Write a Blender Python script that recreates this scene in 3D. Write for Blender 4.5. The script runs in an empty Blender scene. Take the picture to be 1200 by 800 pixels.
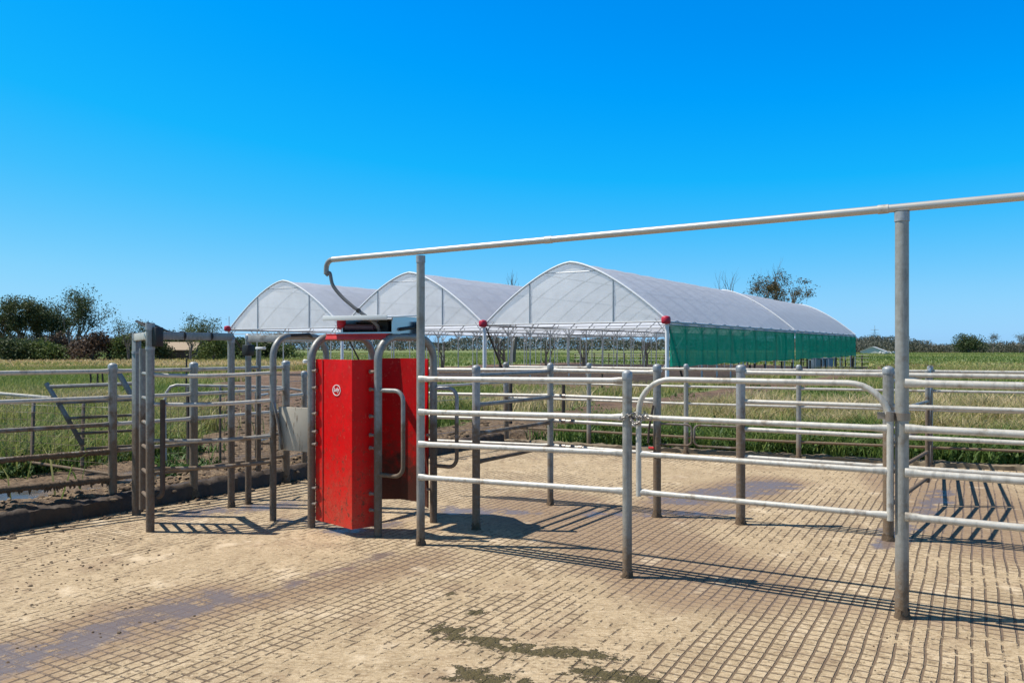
import bpy, bmesh, math, random
import numpy as np
from mathutils import Vector, noise as mnoise
random.seed(7); rng = np.random.default_rng(11)
scn = bpy.context.scene
COL = scn.collection
R = math.radians

# ------------------------------------------------------------------ camera model
F, CX, CY, H = 960.0, 600.0, 408.0, 1.6
def G(px, py, z=0.0):                       # ground point seen in the photograph
    Y = F*(H-z)/(py-CY); return Vector(((px-CX)/F*Y, Y, z))
def V(x, y, z=0.0): return Vector((x, y, z))
def up(p, z): return Vector((p.x, p.y, z))

# ------------------------------------------------------------------ object helpers
def link(name, me, mat=None, parent=None, smooth=True, angle=40):
    o = bpy.data.objects.new(name, me); COL.objects.link(o)
    if mat is not None: me.materials.append(mat)
    if smooth and len(me.polygons):
        me.polygons.foreach_set('use_smooth', [True]*len(me.polygons))
        if angle: me.set_sharp_from_angle(angle=R(angle))
    if parent is not None:
        o.parent = parent
        o.matrix_parent_inverse = parent.matrix_world.inverted()
    return o
def tag(o, label=None, cat=None, group=None, kind=None):
    if label: o['label'] = label
    if cat: o['category'] = cat
    if group: o['group'] = group
    if kind: o['kind'] = kind
    return o
def thing(name, loc, label, cat, group=None):
    o = bpy.data.objects.new(name, None); COL.objects.link(o)
    o.empty_display_size = .2
    o.location = loc; o.matrix_world = o.matrix_world.Translation(loc)
    return tag(o, label, cat, group)

class MB:
    def __init__(s): s.v = []; s.f = []
    def add(s, vs, fs):
        b = len(s.v); s.v += [tuple(x) for x in vs]; s.f += [tuple(i+b for i in f) for f in fs]; return s
    def tube(s, pts, r, seg=12, cap=True, flat=None):
        pts = [Vector(p) for p in pts]; n = len(pts)
        rs = r if isinstance(r, (list, tuple)) else [r]*n
        t0 = (pts[1]-pts[0]).normalized()
        ref = Vector((0,0,1)) if abs(t0.z) < .9 else Vector((1,0,0))
        nx = t0.cross(ref).normalized(); vs = []; fs = []
        prev = t0
        for i, p in enumerate(pts):
            if i == 0: t = t0
            elif i == n-1: t = (pts[i]-pts[i-1]).normalized()
            else: t = ((pts[i+1]-pts[i]).normalized()+(pts[i]-pts[i-1]).normalized()).normalized()
            q = prev.rotation_difference(t); nx = q @ nx; nx = (nx - t*nx.dot(t)).normalized(); prev = t
            ny = t.cross(nx)
            rr = rs[i]; a, b = rr if isinstance(rr, tuple) else (rr, rr)
            for k in range(seg):
                an = 2*math.pi*k/seg
                vs.append(p + nx*(math.cos(an)*a) + ny*(math.sin(an)*b))
        for i in range(n-1):
            for k in range(seg):
                k2 = (k+1) % seg
                fs.append((i*seg+k, i*seg+k2, (i+1)*seg+k2, (i+1)*seg+k))
        if cap:
            fs.append(tuple(range(seg-1, -1, -1))); fs.append(tuple((n-1)*seg+k for k in range(seg)))
        return s.add(vs, fs)
    def box(s, c, hx, hy, hz, ax=None, ay=None):
        c = Vector(c); ax = Vector(ax or (1,0,0)).normalized(); ay = Vector(ay or (0,1,0)).normalized()
        az = ax.cross(ay).normalized(); vs = []
        for k in (-1,1):
            for j in (-1,1):
                for i in (-1,1): vs.append(c+ax*hx*i+ay*hy*j+az*hz*k)
        return s.add(vs, [(0,2,3,1),(4,5,7,6),(0,1,5,4),(2,6,7,3),(0,4,6,2),(1,3,7,5)])
    def lathe(s, c, prof, seg=14):
        c = Vector(c); vs = []; fs = []; n = len(prof)
        for r, z in prof:
            for k in range(seg):
                a = 2*math.pi*k/seg; vs.append(c+Vector((r*math.cos(a), r*math.sin(a), z)))
        for i in range(n-1):
            for k in range(seg):
                k2 = (k+1)%seg; fs.append((i*seg+k, i*seg+k2, (i+1)*seg+k2, (i+1)*seg+k))
        fs.append(tuple(range(seg-1,-1,-1))); fs.append(tuple((n-1)*seg+k for k in range(seg)))
        return s.add(vs, fs)
    def torus(s, c, R_, r, n1, n2, seg=16, sg=6, squash=1.0):
        pts = []
        c = Vector(c)
        for k in range(seg):
            a = 2*math.pi*k/seg; pts.append(c+n1*(R_*math.cos(a)*squash)+n2*(R_*math.sin(a)))
        vs = []; fs = []; nn = n1.cross(n2)
        for k in range(seg):
            d = (pts[k]-c).normalized()
            for j in range(sg):
                b = 2*math.pi*j/sg; vs.append(pts[k]+d*(r*math.cos(b))+nn*(r*math.sin(b)))
        for k in range(seg):
            for j in range(sg):
                k2=(k+1)%seg; j2=(j+1)%sg
                fs.append((k*sg+j, k2*sg+j, k2*sg+j2, k*sg+j2))
        return s.add(vs, fs)
    def build(s, name, mat, parent=None, smooth=True, bevel=0, angle=40):
        me = bpy.data.meshes.new(name); me.from_pydata(s.v, [], s.f)
        bm = bmesh.new(); bm.from_mesh(me)
        bmesh.ops.recalc_face_normals(bm, faces=bm.faces)
        if bevel: bmesh.ops.bevel(bm, geom=bm.edges[:], offset=bevel, segments=2, affect='EDGES', profile=.5)
        bm.to_mesh(me); bm.free(); me.update()
        return link(name, me, mat, parent, smooth, angle)

def arc(c, u, w, r, a0, a1, n=8):            # arc points about c in plane u,w
    return [Vector(c)+u*(r*math.cos(a0+(a1-a0)*i/n))+w*(r*math.sin(a0+(a1-a0)*i/n)) for i in range(n+1)]

# ------------------------------------------------------------------ materials
class NT:
    def __init__(s, name):
        s.m = bpy.data.materials.new(name); s.m.use_nodes = True
        s.t = s.m.node_tree; s.t.nodes.clear()
        s.out = s.n('ShaderNodeOutputMaterial')
    def n(s, t, **k):
        x = s.t.nodes.new(t)
        for a, b in k.items(): setattr(x, a, b)
        return x
    def l(s, a, b): s.t.links.new(a, b)
    def put(s, sock, v):
        if hasattr(v, 'is_output') or isinstance(v, bpy.types.NodeSocket): s.l(v, sock)
        elif isinstance(v, (tuple, list)) and len(v) == 3 and sock.type == 'RGBA': sock.default_value = (*v, 1)
        else: sock.default_value = v
    def pos(s): 
        if not hasattr(s, '_p'): s._p = s.n('ShaderNodeNewGeometry').outputs['Position']
        return s._p
    def math(s, op, a, b=None, c=None, clamp=False):
        x = s.n('ShaderNodeMath', operation=op, use_clamp=clamp)
        s.put(x.inputs[0], a)
        if b is not None: s.put(x.inputs[1], b)
        if c is not None: s.put(x.inputs[2], c)
        return x.outputs[0]
    def vm(s, op, a, b=None, out=0):
        x = s.n('ShaderNodeVectorMath', operation=op); s.put(x.inputs[0], a)
        if b is not None: s.put(x.inputs[1], b)
        return x.outputs['Value'] if op in ('DOT_PRODUCT','LENGTH','DISTANCE') else x.outputs[0]
    def noise(s, scale, detail=4, rough=.55, vec=None, dist=0, col=False):
        x = s.n('ShaderNodeTexNoise'); x.inputs['Scale'].default_value = scale
        x.inputs['Detail'].default_value = detail; x.inputs['Roughness'].default_value = rough
        x.inputs['Distortion'].default_value = dist
        s.l(vec if vec is not None else s.pos(), x.inputs['Vector'])
        return x.outputs['Color' if col else 'Fac']
    def ramp(s, f, a, b, x0=0.0, x1=1.0):    # smooth map of a float range
        x = s.n('ShaderNodeMapRange', interpolation_type='SMOOTHSTEP'); s.put(x.inputs[0], f)
        for i, v in enumerate((a, b, x0, x1)): x.inputs[i+1].default_value = v
        return x.outputs[0]
    def mix(s, f, a, b):
        x = s.n('ShaderNodeMix', data_type='RGBA'); s.put(x.inputs[0], f)
        s.put(x.inputs[6], a); s.put(x.inputs[7], b); return x.outputs[2]
    def cramp(s, f, stops):
        x = s.n('ShaderNodeValToRGB'); e = x.color_ramp.elements
        while len(e) < len(stops): e.new(.5)
        for i, (p, c) in enumerate(stops): e[i].position = p; e[i].color = (*c, 1)
        s.put(x.inputs[0], f); return x.outputs[0]
    def sep(s, v=None):
        x = s.n('ShaderNodeSeparateXYZ'); s.l(v if v is not None else s.pos(), x.inputs[0]); return x.outputs
    def bump(s, h, strength=.5, dist=.01, nrm=None):
        x = s.n('ShaderNodeBump'); x.inputs['Strength'].default_value = strength
        x.inputs['Distance'].default_value = dist; s.l(h, x.inputs['Height'])
        if nrm: s.l(nrm, x.inputs['Normal'])
        return x.outputs[0]
    def bsdf(s, base, rough=.6, metal=0, normal=None, spec=None):
        x = s.n('ShaderNodeBsdfPrincipled'); s.put(x.inputs['Base Color'], base)
        s.put(x.inputs['Roughness'], rough); s.put(x.inputs['Metallic'], metal)
        if spec is not None: s.put(x.inputs['Specular IOR Level'], spec)
        if normal is not None: s.l(normal, x.inputs['Normal'])
        s.l(x.outputs[0], s.out.inputs[0]); return x

def galv(name, mud=.25, tone=(.52,.50,.46), var=.14, mudcol=(.105,.068,.038), metal=.25):
    t = NT(name); z = t.sep()[2]
    n1 = t.noise(34, 4, .65); n2 = t.noise(7, 5, .65); n3 = t.noise(180, 2)
    base = t.mix(t.ramp(n1, .2, .8), tuple(c-var for c in tone), tuple(min(1,c+var*.55) for c in tone))
    sm = t.n('ShaderNodeMapping'); sm.inputs['Scale'].default_value = (16,16,3.0); t.l(t.pos(), sm.inputs[0]); n5 = t.noise(1.0, 5, .7, sm.outputs[0])
    base = t.mix(t.ramp(n5, .50, .66, 0, .6), base, tuple(c*.52 for c in tone)); base = t.mix(t.ramp(n2, .56, .70, 0, .65), base, (.20,.145,.095))
    h = t.math('MULTIPLY_ADD', t.math('SUBTRACT', n2, .5), max(.5, mud*1.3), mud)
    h = t.math('MULTIPLY_ADD', t.math('SUBTRACT', n1, .5), .25, h)
    mf = t.math('MULTIPLY', t.ramp(t.math('SUBTRACT', h, z), -.16, .26, 0, .95), t.ramp(n1, .25, .6, .72, 1))
    spl = t.ramp(t.noise(26, 5, .7), .64, .70, 0, .55)
    mf = t.math('MAXIMUM', mf, t.math('MULTIPLY', spl, t.ramp(t.math('SUBTRACT', h, z), -.9, .0)))
    mc = t.mix(n3, mudcol, tuple(c*2.1 for c in mudcol))
    col = t.mix(mf, base, mc)
    b = t.bump(t.math('ADD', t.math('MULTIPLY', mf, t.noise(60, 4)), t.math('MULTIPLY', n3, .08)), .5, .006)
    t.bsdf(col, t.ramp(mf, 0, 1, .48, .9), t.ramp(mf, 0, .6, metal, 0), b)
    return t.m
M = {}
M['rail'] = galv('galvanised_rail', -.1, (.54,.51,.45), .08, metal=.15)
M['post'] = galv('galvanised_post', .34, (.33,.32,.29), .07)
M['post_dirty'] = galv('galvanised_post_dirty', .95, (.30,.29,.265), .08)
M['post_filthy'] = galv('galvanised_post_filthy', 1.02, (.36,.36,.36), .1)
M['rail_dirty'] = galv('galvanised_rail_dirty', .70, (.36,.34,.30), .12)
M['frame'] = galv('galvanised_frame', 1.0, (.26,.26,.245), .06, (.085,.055,.032))
M['farpipe'] = galv('far_pipe', .1, (.60,.58,.53), .08)
M['cap'] = galv('post_cap', -1, (.33,.35,.36), .08, metal=.25)

def simple(name, base, rough=.6, metal=0, var=.15, scale=12, bump=.2):
    t = NT(name); n = t.noise(scale, 5, .6)
    col = t.mix(n, tuple(c*(1-var*1.6) for c in base), tuple(min(1,c*(1+var)) for c in base))
    t.bsdf(col, rough, metal, t.bump(n, bump, .01)); return t.m
M['chain'] = simple('chain_steel', (.30,.28,.26), .45, .6)
M['black'] = simple('black_rubber', (.018,.017,.017), .55)
M['cable'] = simple('cable_rubber', (.16,.16,.16), .5)
M['stainless'] = simple('stainless_sheet', (.50,.54,.60), .28, .85, .06, 5, .08)
M['lid'] = simple('pale_sheet', (.78,.77,.73), .4, .1, .06, 8, .05)
M['white'] = simple('white_paint', (.82,.82,.80), .5)
M['bolt'] = simple('bolt_zinc', (.30,.24,.19), .4, .5)
M['redplastic'] = simple('red_plastic', (.50,.012,.04), .45)
M['timber'] = simple('weathered_timber', (.075,.055,.042), .9, 0, .4, 14, .6)
M['redrag'] = simple('red_tape', (.6,.02,.02), .6)
M['tank'] = simple('grey_tank', (.24,.33,.38), .6)
M['roofbeige'] = simple('beige_iron_roof', (.36,.27,.18), .6)
M['whitewrap'] = simple('white_iron_roof', (.55,.55,.53), .5)
M['darkwall'] = simple('dark_shed_wall', (.09,.08,.07), .8)

# weathered pale board hanging by the race
t = NT('stained_board'); s = t.sep()
vec = t.n('ShaderNodeMapping'); vec.inputs['Scale'].default_value = (14,14,2.2); t.l(t.pos(), vec.inputs[0])
st = t.ramp(t.noise(1.6, 5, .65, vec.outputs[0]), .56, .66)
t.bsdf(t.mix(st, t.mix(t.noise(8,4), (.50,.45,.36),(.36,.32,.25)), (.11,.065,.035)), .7, 0, t.bump(st, .3, .004)); M['board'] = t.m

# red machine paint: scuffs and dust
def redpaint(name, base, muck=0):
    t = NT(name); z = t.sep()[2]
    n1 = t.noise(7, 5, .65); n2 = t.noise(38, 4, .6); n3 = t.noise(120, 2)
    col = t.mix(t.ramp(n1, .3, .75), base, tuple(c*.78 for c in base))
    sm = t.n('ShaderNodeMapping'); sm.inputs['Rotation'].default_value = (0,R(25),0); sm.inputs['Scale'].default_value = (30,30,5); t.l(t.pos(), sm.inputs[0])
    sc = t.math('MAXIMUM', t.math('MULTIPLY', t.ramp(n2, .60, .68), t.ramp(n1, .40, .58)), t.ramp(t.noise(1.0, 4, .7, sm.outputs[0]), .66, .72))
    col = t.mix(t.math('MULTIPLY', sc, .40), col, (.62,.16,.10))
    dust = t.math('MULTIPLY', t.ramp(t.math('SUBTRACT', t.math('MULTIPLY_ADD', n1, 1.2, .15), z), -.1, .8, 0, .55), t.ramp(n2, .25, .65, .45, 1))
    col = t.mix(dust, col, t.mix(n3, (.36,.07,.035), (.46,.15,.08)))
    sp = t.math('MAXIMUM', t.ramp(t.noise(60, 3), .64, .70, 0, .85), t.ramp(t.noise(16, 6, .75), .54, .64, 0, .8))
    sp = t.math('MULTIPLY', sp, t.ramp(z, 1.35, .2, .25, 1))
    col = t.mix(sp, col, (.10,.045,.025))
    if muck:  # shade inside the machine painted black low down, together with mud
        shade_mud = t.ramp(t.math('SUBTRACT', t.math('MULTIPLY_ADD', n1, 1.1, .15), z), -.15, .35, 0, .93); col = t.mix(shade_mud, col, t.mix(n3, (.018,.010,.007), (.06,.03,.02)))
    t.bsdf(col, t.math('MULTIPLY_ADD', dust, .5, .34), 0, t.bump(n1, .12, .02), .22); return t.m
M['red'] = redpaint('red_enamel', (.74,.003,.005))
M['red_shade_mud'] = redpaint('red_enamel_shade_mud', (.50,.003,.005), 1.0)
M['redplate'] = redpaint('red_enamel_top', (.60,.05,.05))

# film of the tunnels
def film(name, base, trans, alpha, gl=.06):
    t = NT(name)
    n = t.noise(1.5, 4)
    col = t.mix(t.ramp(n, .3, .7), tuple(c*.9 for c in base), base)
    d = t.n('ShaderNodeBsdfDiffuse'); t.l(col, d.inputs[0])
    g = t.n('ShaderNodeBsdfGlossy'); g.inputs['Roughness'].default_value = .35
    tr = t.n('ShaderNodeBsdfTranslucent'); t.l(col, tr.inputs[0])
    tp = t.n('ShaderNodeBsdfTransparent')
    m1 = t.n('ShaderNodeMixShader'); m1.inputs[0].default_value = trans; t.l(d.outputs[0], m1.inputs[1]); t.l(tr.outputs[0], m1.inputs[2])
    m0 = t.n('ShaderNodeMixShader'); m0.inputs[0].default_value = gl; t.l(m1.outputs[0], m0.inputs[1]); t.l(g.outputs[0], m0.inputs[2])
    m2 = t.n('ShaderNodeMixShader'); m2.inputs[0].default_value = alpha; t.l(m0.outputs[0], m2.inputs[1]); t.l(tp.outputs[0], m2.inputs[2])
    t.l(m2.outputs[0], t.out.inputs[0]); return t.m
M['rooffilm'] = film('roof_film', (.80,.86,.97), .62, .06, gl=.13)
M['gablefilm'] = film('gable_net', (.97,.95,.92), .50, .17)
M['rib'] = simple('tunnel_steel', (.46,.47,.48), .45, .3)
M['ribwhite'] = simple('white_tunnel_pipe', (.80,.80,.80), .45)
M['curtain'] = film('green_shadecloth', (.0,.31,.205), .55, .08, gl=.005)

# ------------------------------------------------------------------ yard axes
A = Vector((.872,-.489,0)); E = Vector((.489,.872,0)); Z = Vector((0,0,1))
K = Vector((-.15,13.85,0)); LD = Vector((.533,.846,0)).normalized(); DD = Vector((.906,-.425,0)).normalized()
def dL(x, y): return LD.y*(x-K.x) - LD.x*(y-K.y)          # >0 right of the left kerb
def dD(x, y): return (-DD.y)*(x-K.x) + DD.x*(y-K.y)       # >0 beyond the far kerb
TU = Vector((.842,-.539,0)).normalized(); TV = Vector((.539,.842,0)).normalized()
APEX = Vector((2.65,37.44,0)); SP = 9.5; HALF = 4.7; TLEN = 43.0

# ------------------------------------------------------------------ concrete floor
# hand placed patches of the yard floor, kept as signed distances on the floor mesh
def floor_masks(X, Y):
    g = lambda px, py: tuple(G(px, py))
    def cap(a, b, r, soft=0, nz=0):
        ax_, ay_ = a[0], a[1]; bx_, by_ = b[0]-a[0], b[1]-a[1]; L2 = max(bx_*bx_+by_*by_, 1e-6)
        h = np.clip(((X-ax_)*bx_+(Y-ay_)*by_)/L2, 0, 1); return r-np.hypot(X-ax_-h*bx_, Y-ay_-h*by_)
    def mx(l): return np.maximum.reduce(l)
    wet = mx([cap(g(-40,790), g(235,705), .30), cap(g(235,712), g(330,690), .16), cap(g(330,690), g(450,650), .12),
              cap(g(800,585), g(905,568), .42, .3), cap(g(225,602), g(330,592), .27), cap(g(390,622), g(460,614), .22),
              cap(g(335,609), g(372,614), .13), cap(g(520,598), g(610,600), .25), cap(g(1040,640), g(1105,575), .2), cap(g(700,602), g(860,600), .18)])
    damp = mx([cap(g(-60,800), g(240,705), .6, .5), cap(g(300,705), g(500,655), .42, .4), cap(g(640,590), g(830,680), .9, 1.2),
               cap(g(1080,560), g(1200,640), .9, 1), cap(g(740,680), g(1200,740), .25, .4), cap(g(900,565), g(760,605), .7, .6)])
    man = mx([cap(g(512,737), g(580,754), .085, .05, .2), cap(g(556,716), g(572,715), .045, .05, .08), cap(g(600,760), g(705,768), .085, .05, .22), cap(g(545,788), g(600,803), .10, .06, .2),
              cap(g(690,788), g(760,800), .09, .06, .2), cap(g(524,697), g(534,695), .03, .04, .06)])
    strip = mx([cap(g(-60,800), g(250,700), .30, .35), cap(g(250,712), g(520,640), .42, .35), cap(g(300,760), g(640,640), .30, .4), cap(g(640,645), g(1200,720), .75, .7), cap(g(820,800), g(1010,700), .55, .5), cap(g(1020,600), g(1200,600), .8, .6)])
    fillx = mx([cap(g(20,690), g(330,640), .75, .5), cap(g(600,790), g(760,720), .45, .4), cap(g(660,545), g(960,560), 1.1, 1.0), cap(g(330,780), g(560,770), .35, .4)])
    return dict(wet=wet, damp=damp, strip=strip, dryfill=fillx, manure=man)
def floor_material():
    t = NT('grooved_concrete'); P = t.pos()
    wob = t.noise(2.0, 2, .5, col=True)
    wv = t.vm('SUBTRACT', wob, (.5,.5,.5)); x = t.n('ShaderNodeVectorMath', operation='SCALE'); t.l(wv, x.inputs[0]); x.inputs[3].default_value = .028
    PW = t.vm('ADD', P, x.outputs[0])
    def grid(axis, pitch, w, off=0):
        u = t.math('DIVIDE', t.math('ADD', t.vm('DOT_PRODUCT', PW, axis), 50+off), pitch)
        f = t.math('ABSOLUTE', t.math('SUBTRACT', t.math('FRACT', u), .5))
        e = t.math('MULTIPLY', t.math('SUBTRACT', t.noise(30, 2), .5), .10)
        return t.ramp(t.math('ADD', f, e), .5-w/pitch, .5-w/pitch*.45)
    gE = grid(tuple(A), .073, .0088)          # lines running away from the camera
    gA = grid(tuple(E), .084, .0088, .03)
    nb = t.noise(.75, 4, .55); nm = t.noise(4.5, 5, .6); nf = t.noise(42, 4, .65); nff = t.noise(190, 3, .6)
    nlong = t.n('ShaderNodeMapping'); nlong.inputs['Rotation'].default_value = (0,0,R(30)); nlong.inputs['Scale'].default_value = (3.2,.9,1); t.l(P, nlong.inputs[0])
    nl = t.noise(3.0, 4, .6, nlong.outputs[0])
    ta = lambda nme: t.n('ShaderNodeAttribute', attribute_name=nme).outputs['Fac']
    wob1 = t.math('ADD', t.math('MULTIPLY', t.math('SUBTRACT', nm, .5), .75), t.math('MULTIPLY', t.math('SUBTRACT', nf, .5), .2))
    def msk(nme, soft, nz): return t.ramp(t.math('MULTIPLY_ADD', wob1, nz, ta(nme)), 0, soft)
    wet = msk('wet', .2, 1.0); damp = msk('damp', .4, 1.0); strip = msk('strip', .35, 1.0); fillx = msk('dryfill', .45, 1.0); n6 = t.noise(11, 5, .72); man = t.ramp(t.math('ADD', t.math('MULTIPLY_ADD', t.math('SUBTRACT', n6, .51), .62, ta('manure')), t.math('MULTIPLY', t.math('SUBTRACT', nf, .5), .14)), 0, .03)
    # dried mud skin that fills the grooves in places
    cov = t.math('ADD', t.math('MULTIPLY', nb, .55), t.math('MULTIPLY', nl, .45))
    clear = t.math('MAXIMUM', t.ramp(cov, .42, .60, .36, .90), strip)
    clear = t.math('MULTIPLY', clear, t.math('MULTIPLY_ADD', fillx, -.45, 1.0))
    thr = t.math('MULTIPLY_ADD', clear, -.42, .76)                 # broken line pieces, longer where clean
    n6 = t.noise(11, 5, .72); n7 = t.noise(16, 4, .7)
    def pieces(gr, nn, bias):
        k = t.n('ShaderNodeMapRange', interpolation_type='SMOOTHSTEP'); t.l(t.math('SUBTRACT', t.math('ADD', nn, bias), thr), k.inputs[0]); k.inputs[1].default_value = -.03; k.inputs[2].default_value = .07
        return t.math('MULTIPLY', gr, k.outputs[0])
    gEm = pieces(gE, n6, .06); gAm = pieces(gA, n7, -.03)
    gw = t.math('MULTIPLY', t.math('MAXIMUM', gE, gA), t.math('MAXIMUM', wet, t.math('MULTIPLY', damp, .35)))
    groove = t.math('MAXIMUM', t.math('MAXIMUM', gEm, t.math('MULTIPLY', gAm, .85)), gw)
    base = t.cramp(t.math('ADD', t.math('MULTIPLY', nm, .6), t.math('MULTIPLY', nb, .4)), [(.25,(.29,.21,.12)), (.5,(.47,.355,.215)), (.72,(.62,.48,.31))])
    base = t.mix(t.ramp(nf, .46, .72, 0, .65), base, (.66,.53,.365))
    smap = t.n('ShaderNodeMapping'); smap.inputs['Rotation'].default_value = (0,0,R(30)); smap.inputs['Scale'].default_value = (1,3.2,1); t.l(P, smap.inputs[0])
    ns = t.noise(16, 6, .72, smap.outputs[0])
    base = t.mix(t.ramp(ns, .47, .62, 0, .75), base, (.27,.185,.10))
    base = t.mix(t.ramp(nl, .52, .72, 0, .50), base, (.28,.195,.11))
    base = t.mix(t.ramp(nff, .52, .68, 0, .65), base, (.17,.12,.07))
    base = t.mix(t.math('MULTIPLY', t.ramp(t.noise(24, 5, .75), .53, .64, 0, .9), t.ramp(nb, .3, .6, .4, 1)), base, (.17,.12,.065))
    base = t.mix(t.math('MULTIPLY', damp, .62), base, (.235,.145,.082)); base = t.mix(t.math('MULTIPLY', t.ramp(t.noise(1.7, 5, .65), .54, .68, 0, .55), t.ramp(nf, .2, .55, .6, 1)), base, (.25,.165,.10)); base = t.mix(t.ramp(t.noise(2.3, 4, .6), .58, .70, 0, .45), base, (.74,.60,.42))
    col = t.mix(t.math('MULTIPLY', groove, .88), base, t.mix(n6, (.07,.042,.026), (.19,.125,.075)))
    wv2 = t.math('MULTIPLY', wet, t.ramp(t.math('ADD', t.math('MULTIPLY', n6, .6), t.math('MULTIPLY', nm, .5)), .44, .56, .0, 1))
    wv2 = t.math('MAXIMUM', wv2, t.math('MULTIPLY', gw, .95), clamp=True)
    col = t.mix(t.math('MULTIPLY', wv2, .9), col, (.155,.115,.10))
    mcol = t.mix(nff, (.055,.042,.012), (.14,.11,.038))
    manm = t.math('MULTIPLY', man, t.ramp(nf, .30, .42))
    col = t.mix(t.math('MULTIPLY', manm, .95), col, mcol)
    rough = t.math('MULTIPLY_ADD', wv2, -.52, .9)
    hgt = t.math('SUBTRACT', t.math('ADD', t.math('MULTIPLY', nf, .38), t.math('ADD', t.math('MULTIPLY', nff, .2), t.math('MULTIPLY', ns, .3))), groove)
    hgt = t.math('MULTIPLY', hgt, t.math('MULTIPLY_ADD', wv2, -.94, 1))
    hgt = t.math('ADD', hgt, t.math('MULTIPLY', manm, t.math('MULTIPLY_ADD', nf, 2.4, .8)))
    t.bsdf(col, rough, 0, t.bump(hgt, .9, .014), .4)
    return t.m
a_s = np.concatenate([np.arange(0, 10.5, .045), np.arange(10.5, 24.1, .5)]); l_s = np.concatenate([np.arange(0, 12.2, .045), np.arange(12.2, 24.1, .5)])
AA, LL = np.meshgrid(a_s, l_s); FX = K.x+DD.x*AA-LD.x*LL; FY = K.y+DD.y*AA-LD.y*LL
me = bpy.data.meshes.new('concrete_floor'); na, nl_ = len(a_s), len(l_s); ii = np.arange(na*nl_).reshape(nl_, na)
FZ = np.array([.006*mnoise.noise(Vector((x*.8, y*.8, 0))) for x, y in zip(FX.ravel(), FY.ravel())])
me.from_pydata(np.c_[FX.ravel(), FY.ravel(), FZ].tolist(), [], np.stack([ii[:-1,:-1], ii[1:,:-1], ii[1:,1:], ii[:-1,1:]], -1).reshape(-1,4).tolist())
for k_, v_ in floor_masks(FX, FY).items():
    at = me.attributes.new(k_, 'FLOAT', 'POINT'); at.data.foreach_set('value', np.clip(v_,-3,3).ravel().astype(np.float32))
o = link('concrete_floor', me, floor_material(), None, True, None); tag(o, 'tan grooved concrete yard floor with wet patches', 'floor', kind='structure')

# ------------------------------------------------------------------ terrain
def fbm(x, y, s, seed=0):
    return mnoise.fractal(Vector((x*s+seed*17.3, y*s-seed*9.1, seed*3.7)), 1.0, 2.0, 3)
def bare(x, y):                                    # churned soil instead of grass
    l = -dL(x, y); n = fbm(x, y, .35, 1)
    m = 0.0
    if l > -.3: m = max(m, min(1, max(0, (2.9 + n*.8 - l)/.6)))
    r = x/max(y, 1)
    if l > 0 and y < 48:
        m = max(m, min(1, max(0, (r+.385+n*.10)/.04))*min(1, max(0, (l+.2)/.3))*min(1,max(0,(-.115+n*.03-r)/.03))*min(1,max(0,(46-y)/8)))
    q = Vector((x,y,0))-APEX; u = q.dot(TU); v = q.dot(TV)
    if v > -9 and v < 46 and u < 6.5 and u > -27: m = max(m, min(1, max(0, (v+7.5+n*2)/2))*min(1,max(0,(6.2+n-u)/1)))
    return m
def axis(lo, hi, dense_lo, dense_hi, step, grow=1.18):
    a = list(np.arange(dense_lo, dense_hi, step)); s = step; x = dense_hi
    while x < hi: a.append(x); s *= grow; x += s
    a.append(hi); s = step*grow; x = dense_lo - s; b = []
    while x > lo: b.append(x); s *= grow; x -= s
    b.append(lo); return np.array(sorted(b)+a)
xs = axis(-2500, 2500, -9, 1.5, .09); ys = axis(-60, 3000, 6.5, 17, .09)
nx, ny = len(xs), len(ys)
verts = np.zeros((ny, nx, 3)); mudv = np.zeros((ny, nx)); wetv = np.zeros((ny, nx))
for j, y in enumerate(ys):
    for i, x in enumerate(xs):
        l = -dL(x, y); d = dD(x, y); z = -.02; m = 0
        near = (-12 < x < 8 and y < 60 and y > 4)
        if x > -40 and x < 40 and y < 90 and y > -30:
            if l < .02 and d < .02: z = -.15
            elif l < .02: z = -.02 if d < .3 else .02
            elif y > 3:
                m = bare(x, y)
                if near and l < 40:
                    c = fbm(x, y, 1.3, 2); c2 = fbm(x, y, 5, 3); c3 = fbm(x, y, 12, 4)
                    hump = math.exp(-((l-.38)/.33)**2)*.10
                    base = .09*max(0, 1-l/5)
                    z = base + hump + m*(c*.05 + c2*.045 + c3*.022)
                    if l < .12: z = min(z, .13)
            if l > .6 and l < 3.2 and m > .2 and x < 0:
                wv = min(1,max(0,(-3.0-x)/.6))*math.exp(-((l-1.55)/.55)**2)*max(0,min(1,1.0+fbm(x,y,.8,7)*1.3)); wetv[j,i] = wv; z = z*(1-wv)+.035*wv
            if d > 3 and l < 0 and m > .3: z += .10*m
        if m == 0 and y < 60 and (-dL(x,y) > 0 or dD(x,y) > 0): m = bare(x,y)
        verts[j,i] = (x, y, z); mudv[j,i] = m
me = bpy.data.meshes.new('ground')
idx = np.arange(nx*ny).reshape(ny, nx)
quads = np.stack([idx[:-1,:-1], idx[:-1,1:], idx[1:,1:], idx[1:,:-1]], -1).reshape(-1,4)
me.from_pydata(verts.reshape(-1,3).tolist(), [], quads.tolist())
at = me.attributes.new('bare', 'FLOAT', 'POINT'); at.data.foreach_set('value', mudv.reshape(-1).astype(np.float32))
at = me.attributes.new('wet', 'FLOAT', 'POINT'); at.data.foreach_set('value', wetv.reshape(-1).astype(np.float32))
t = NT('pasture_and_soil'); s = t.sep()
a = t.n('ShaderNodeAttribute', attribute_name='bare').outputs['Fac']
n1 = t.noise(.06, 5, .6); n2 = t.noise(.9, 5, .65); n3 = t.noise(14, 5, .65); n4 = t.noise(60,3)
gm = t.n('ShaderNodeMapping'); gm.inputs['Scale'].default_value = (.012,.05,1); t.l(t.pos(), gm.inputs[0])
n5 = t.noise(1.0, 5, .6, gm.outputs[0])
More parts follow.
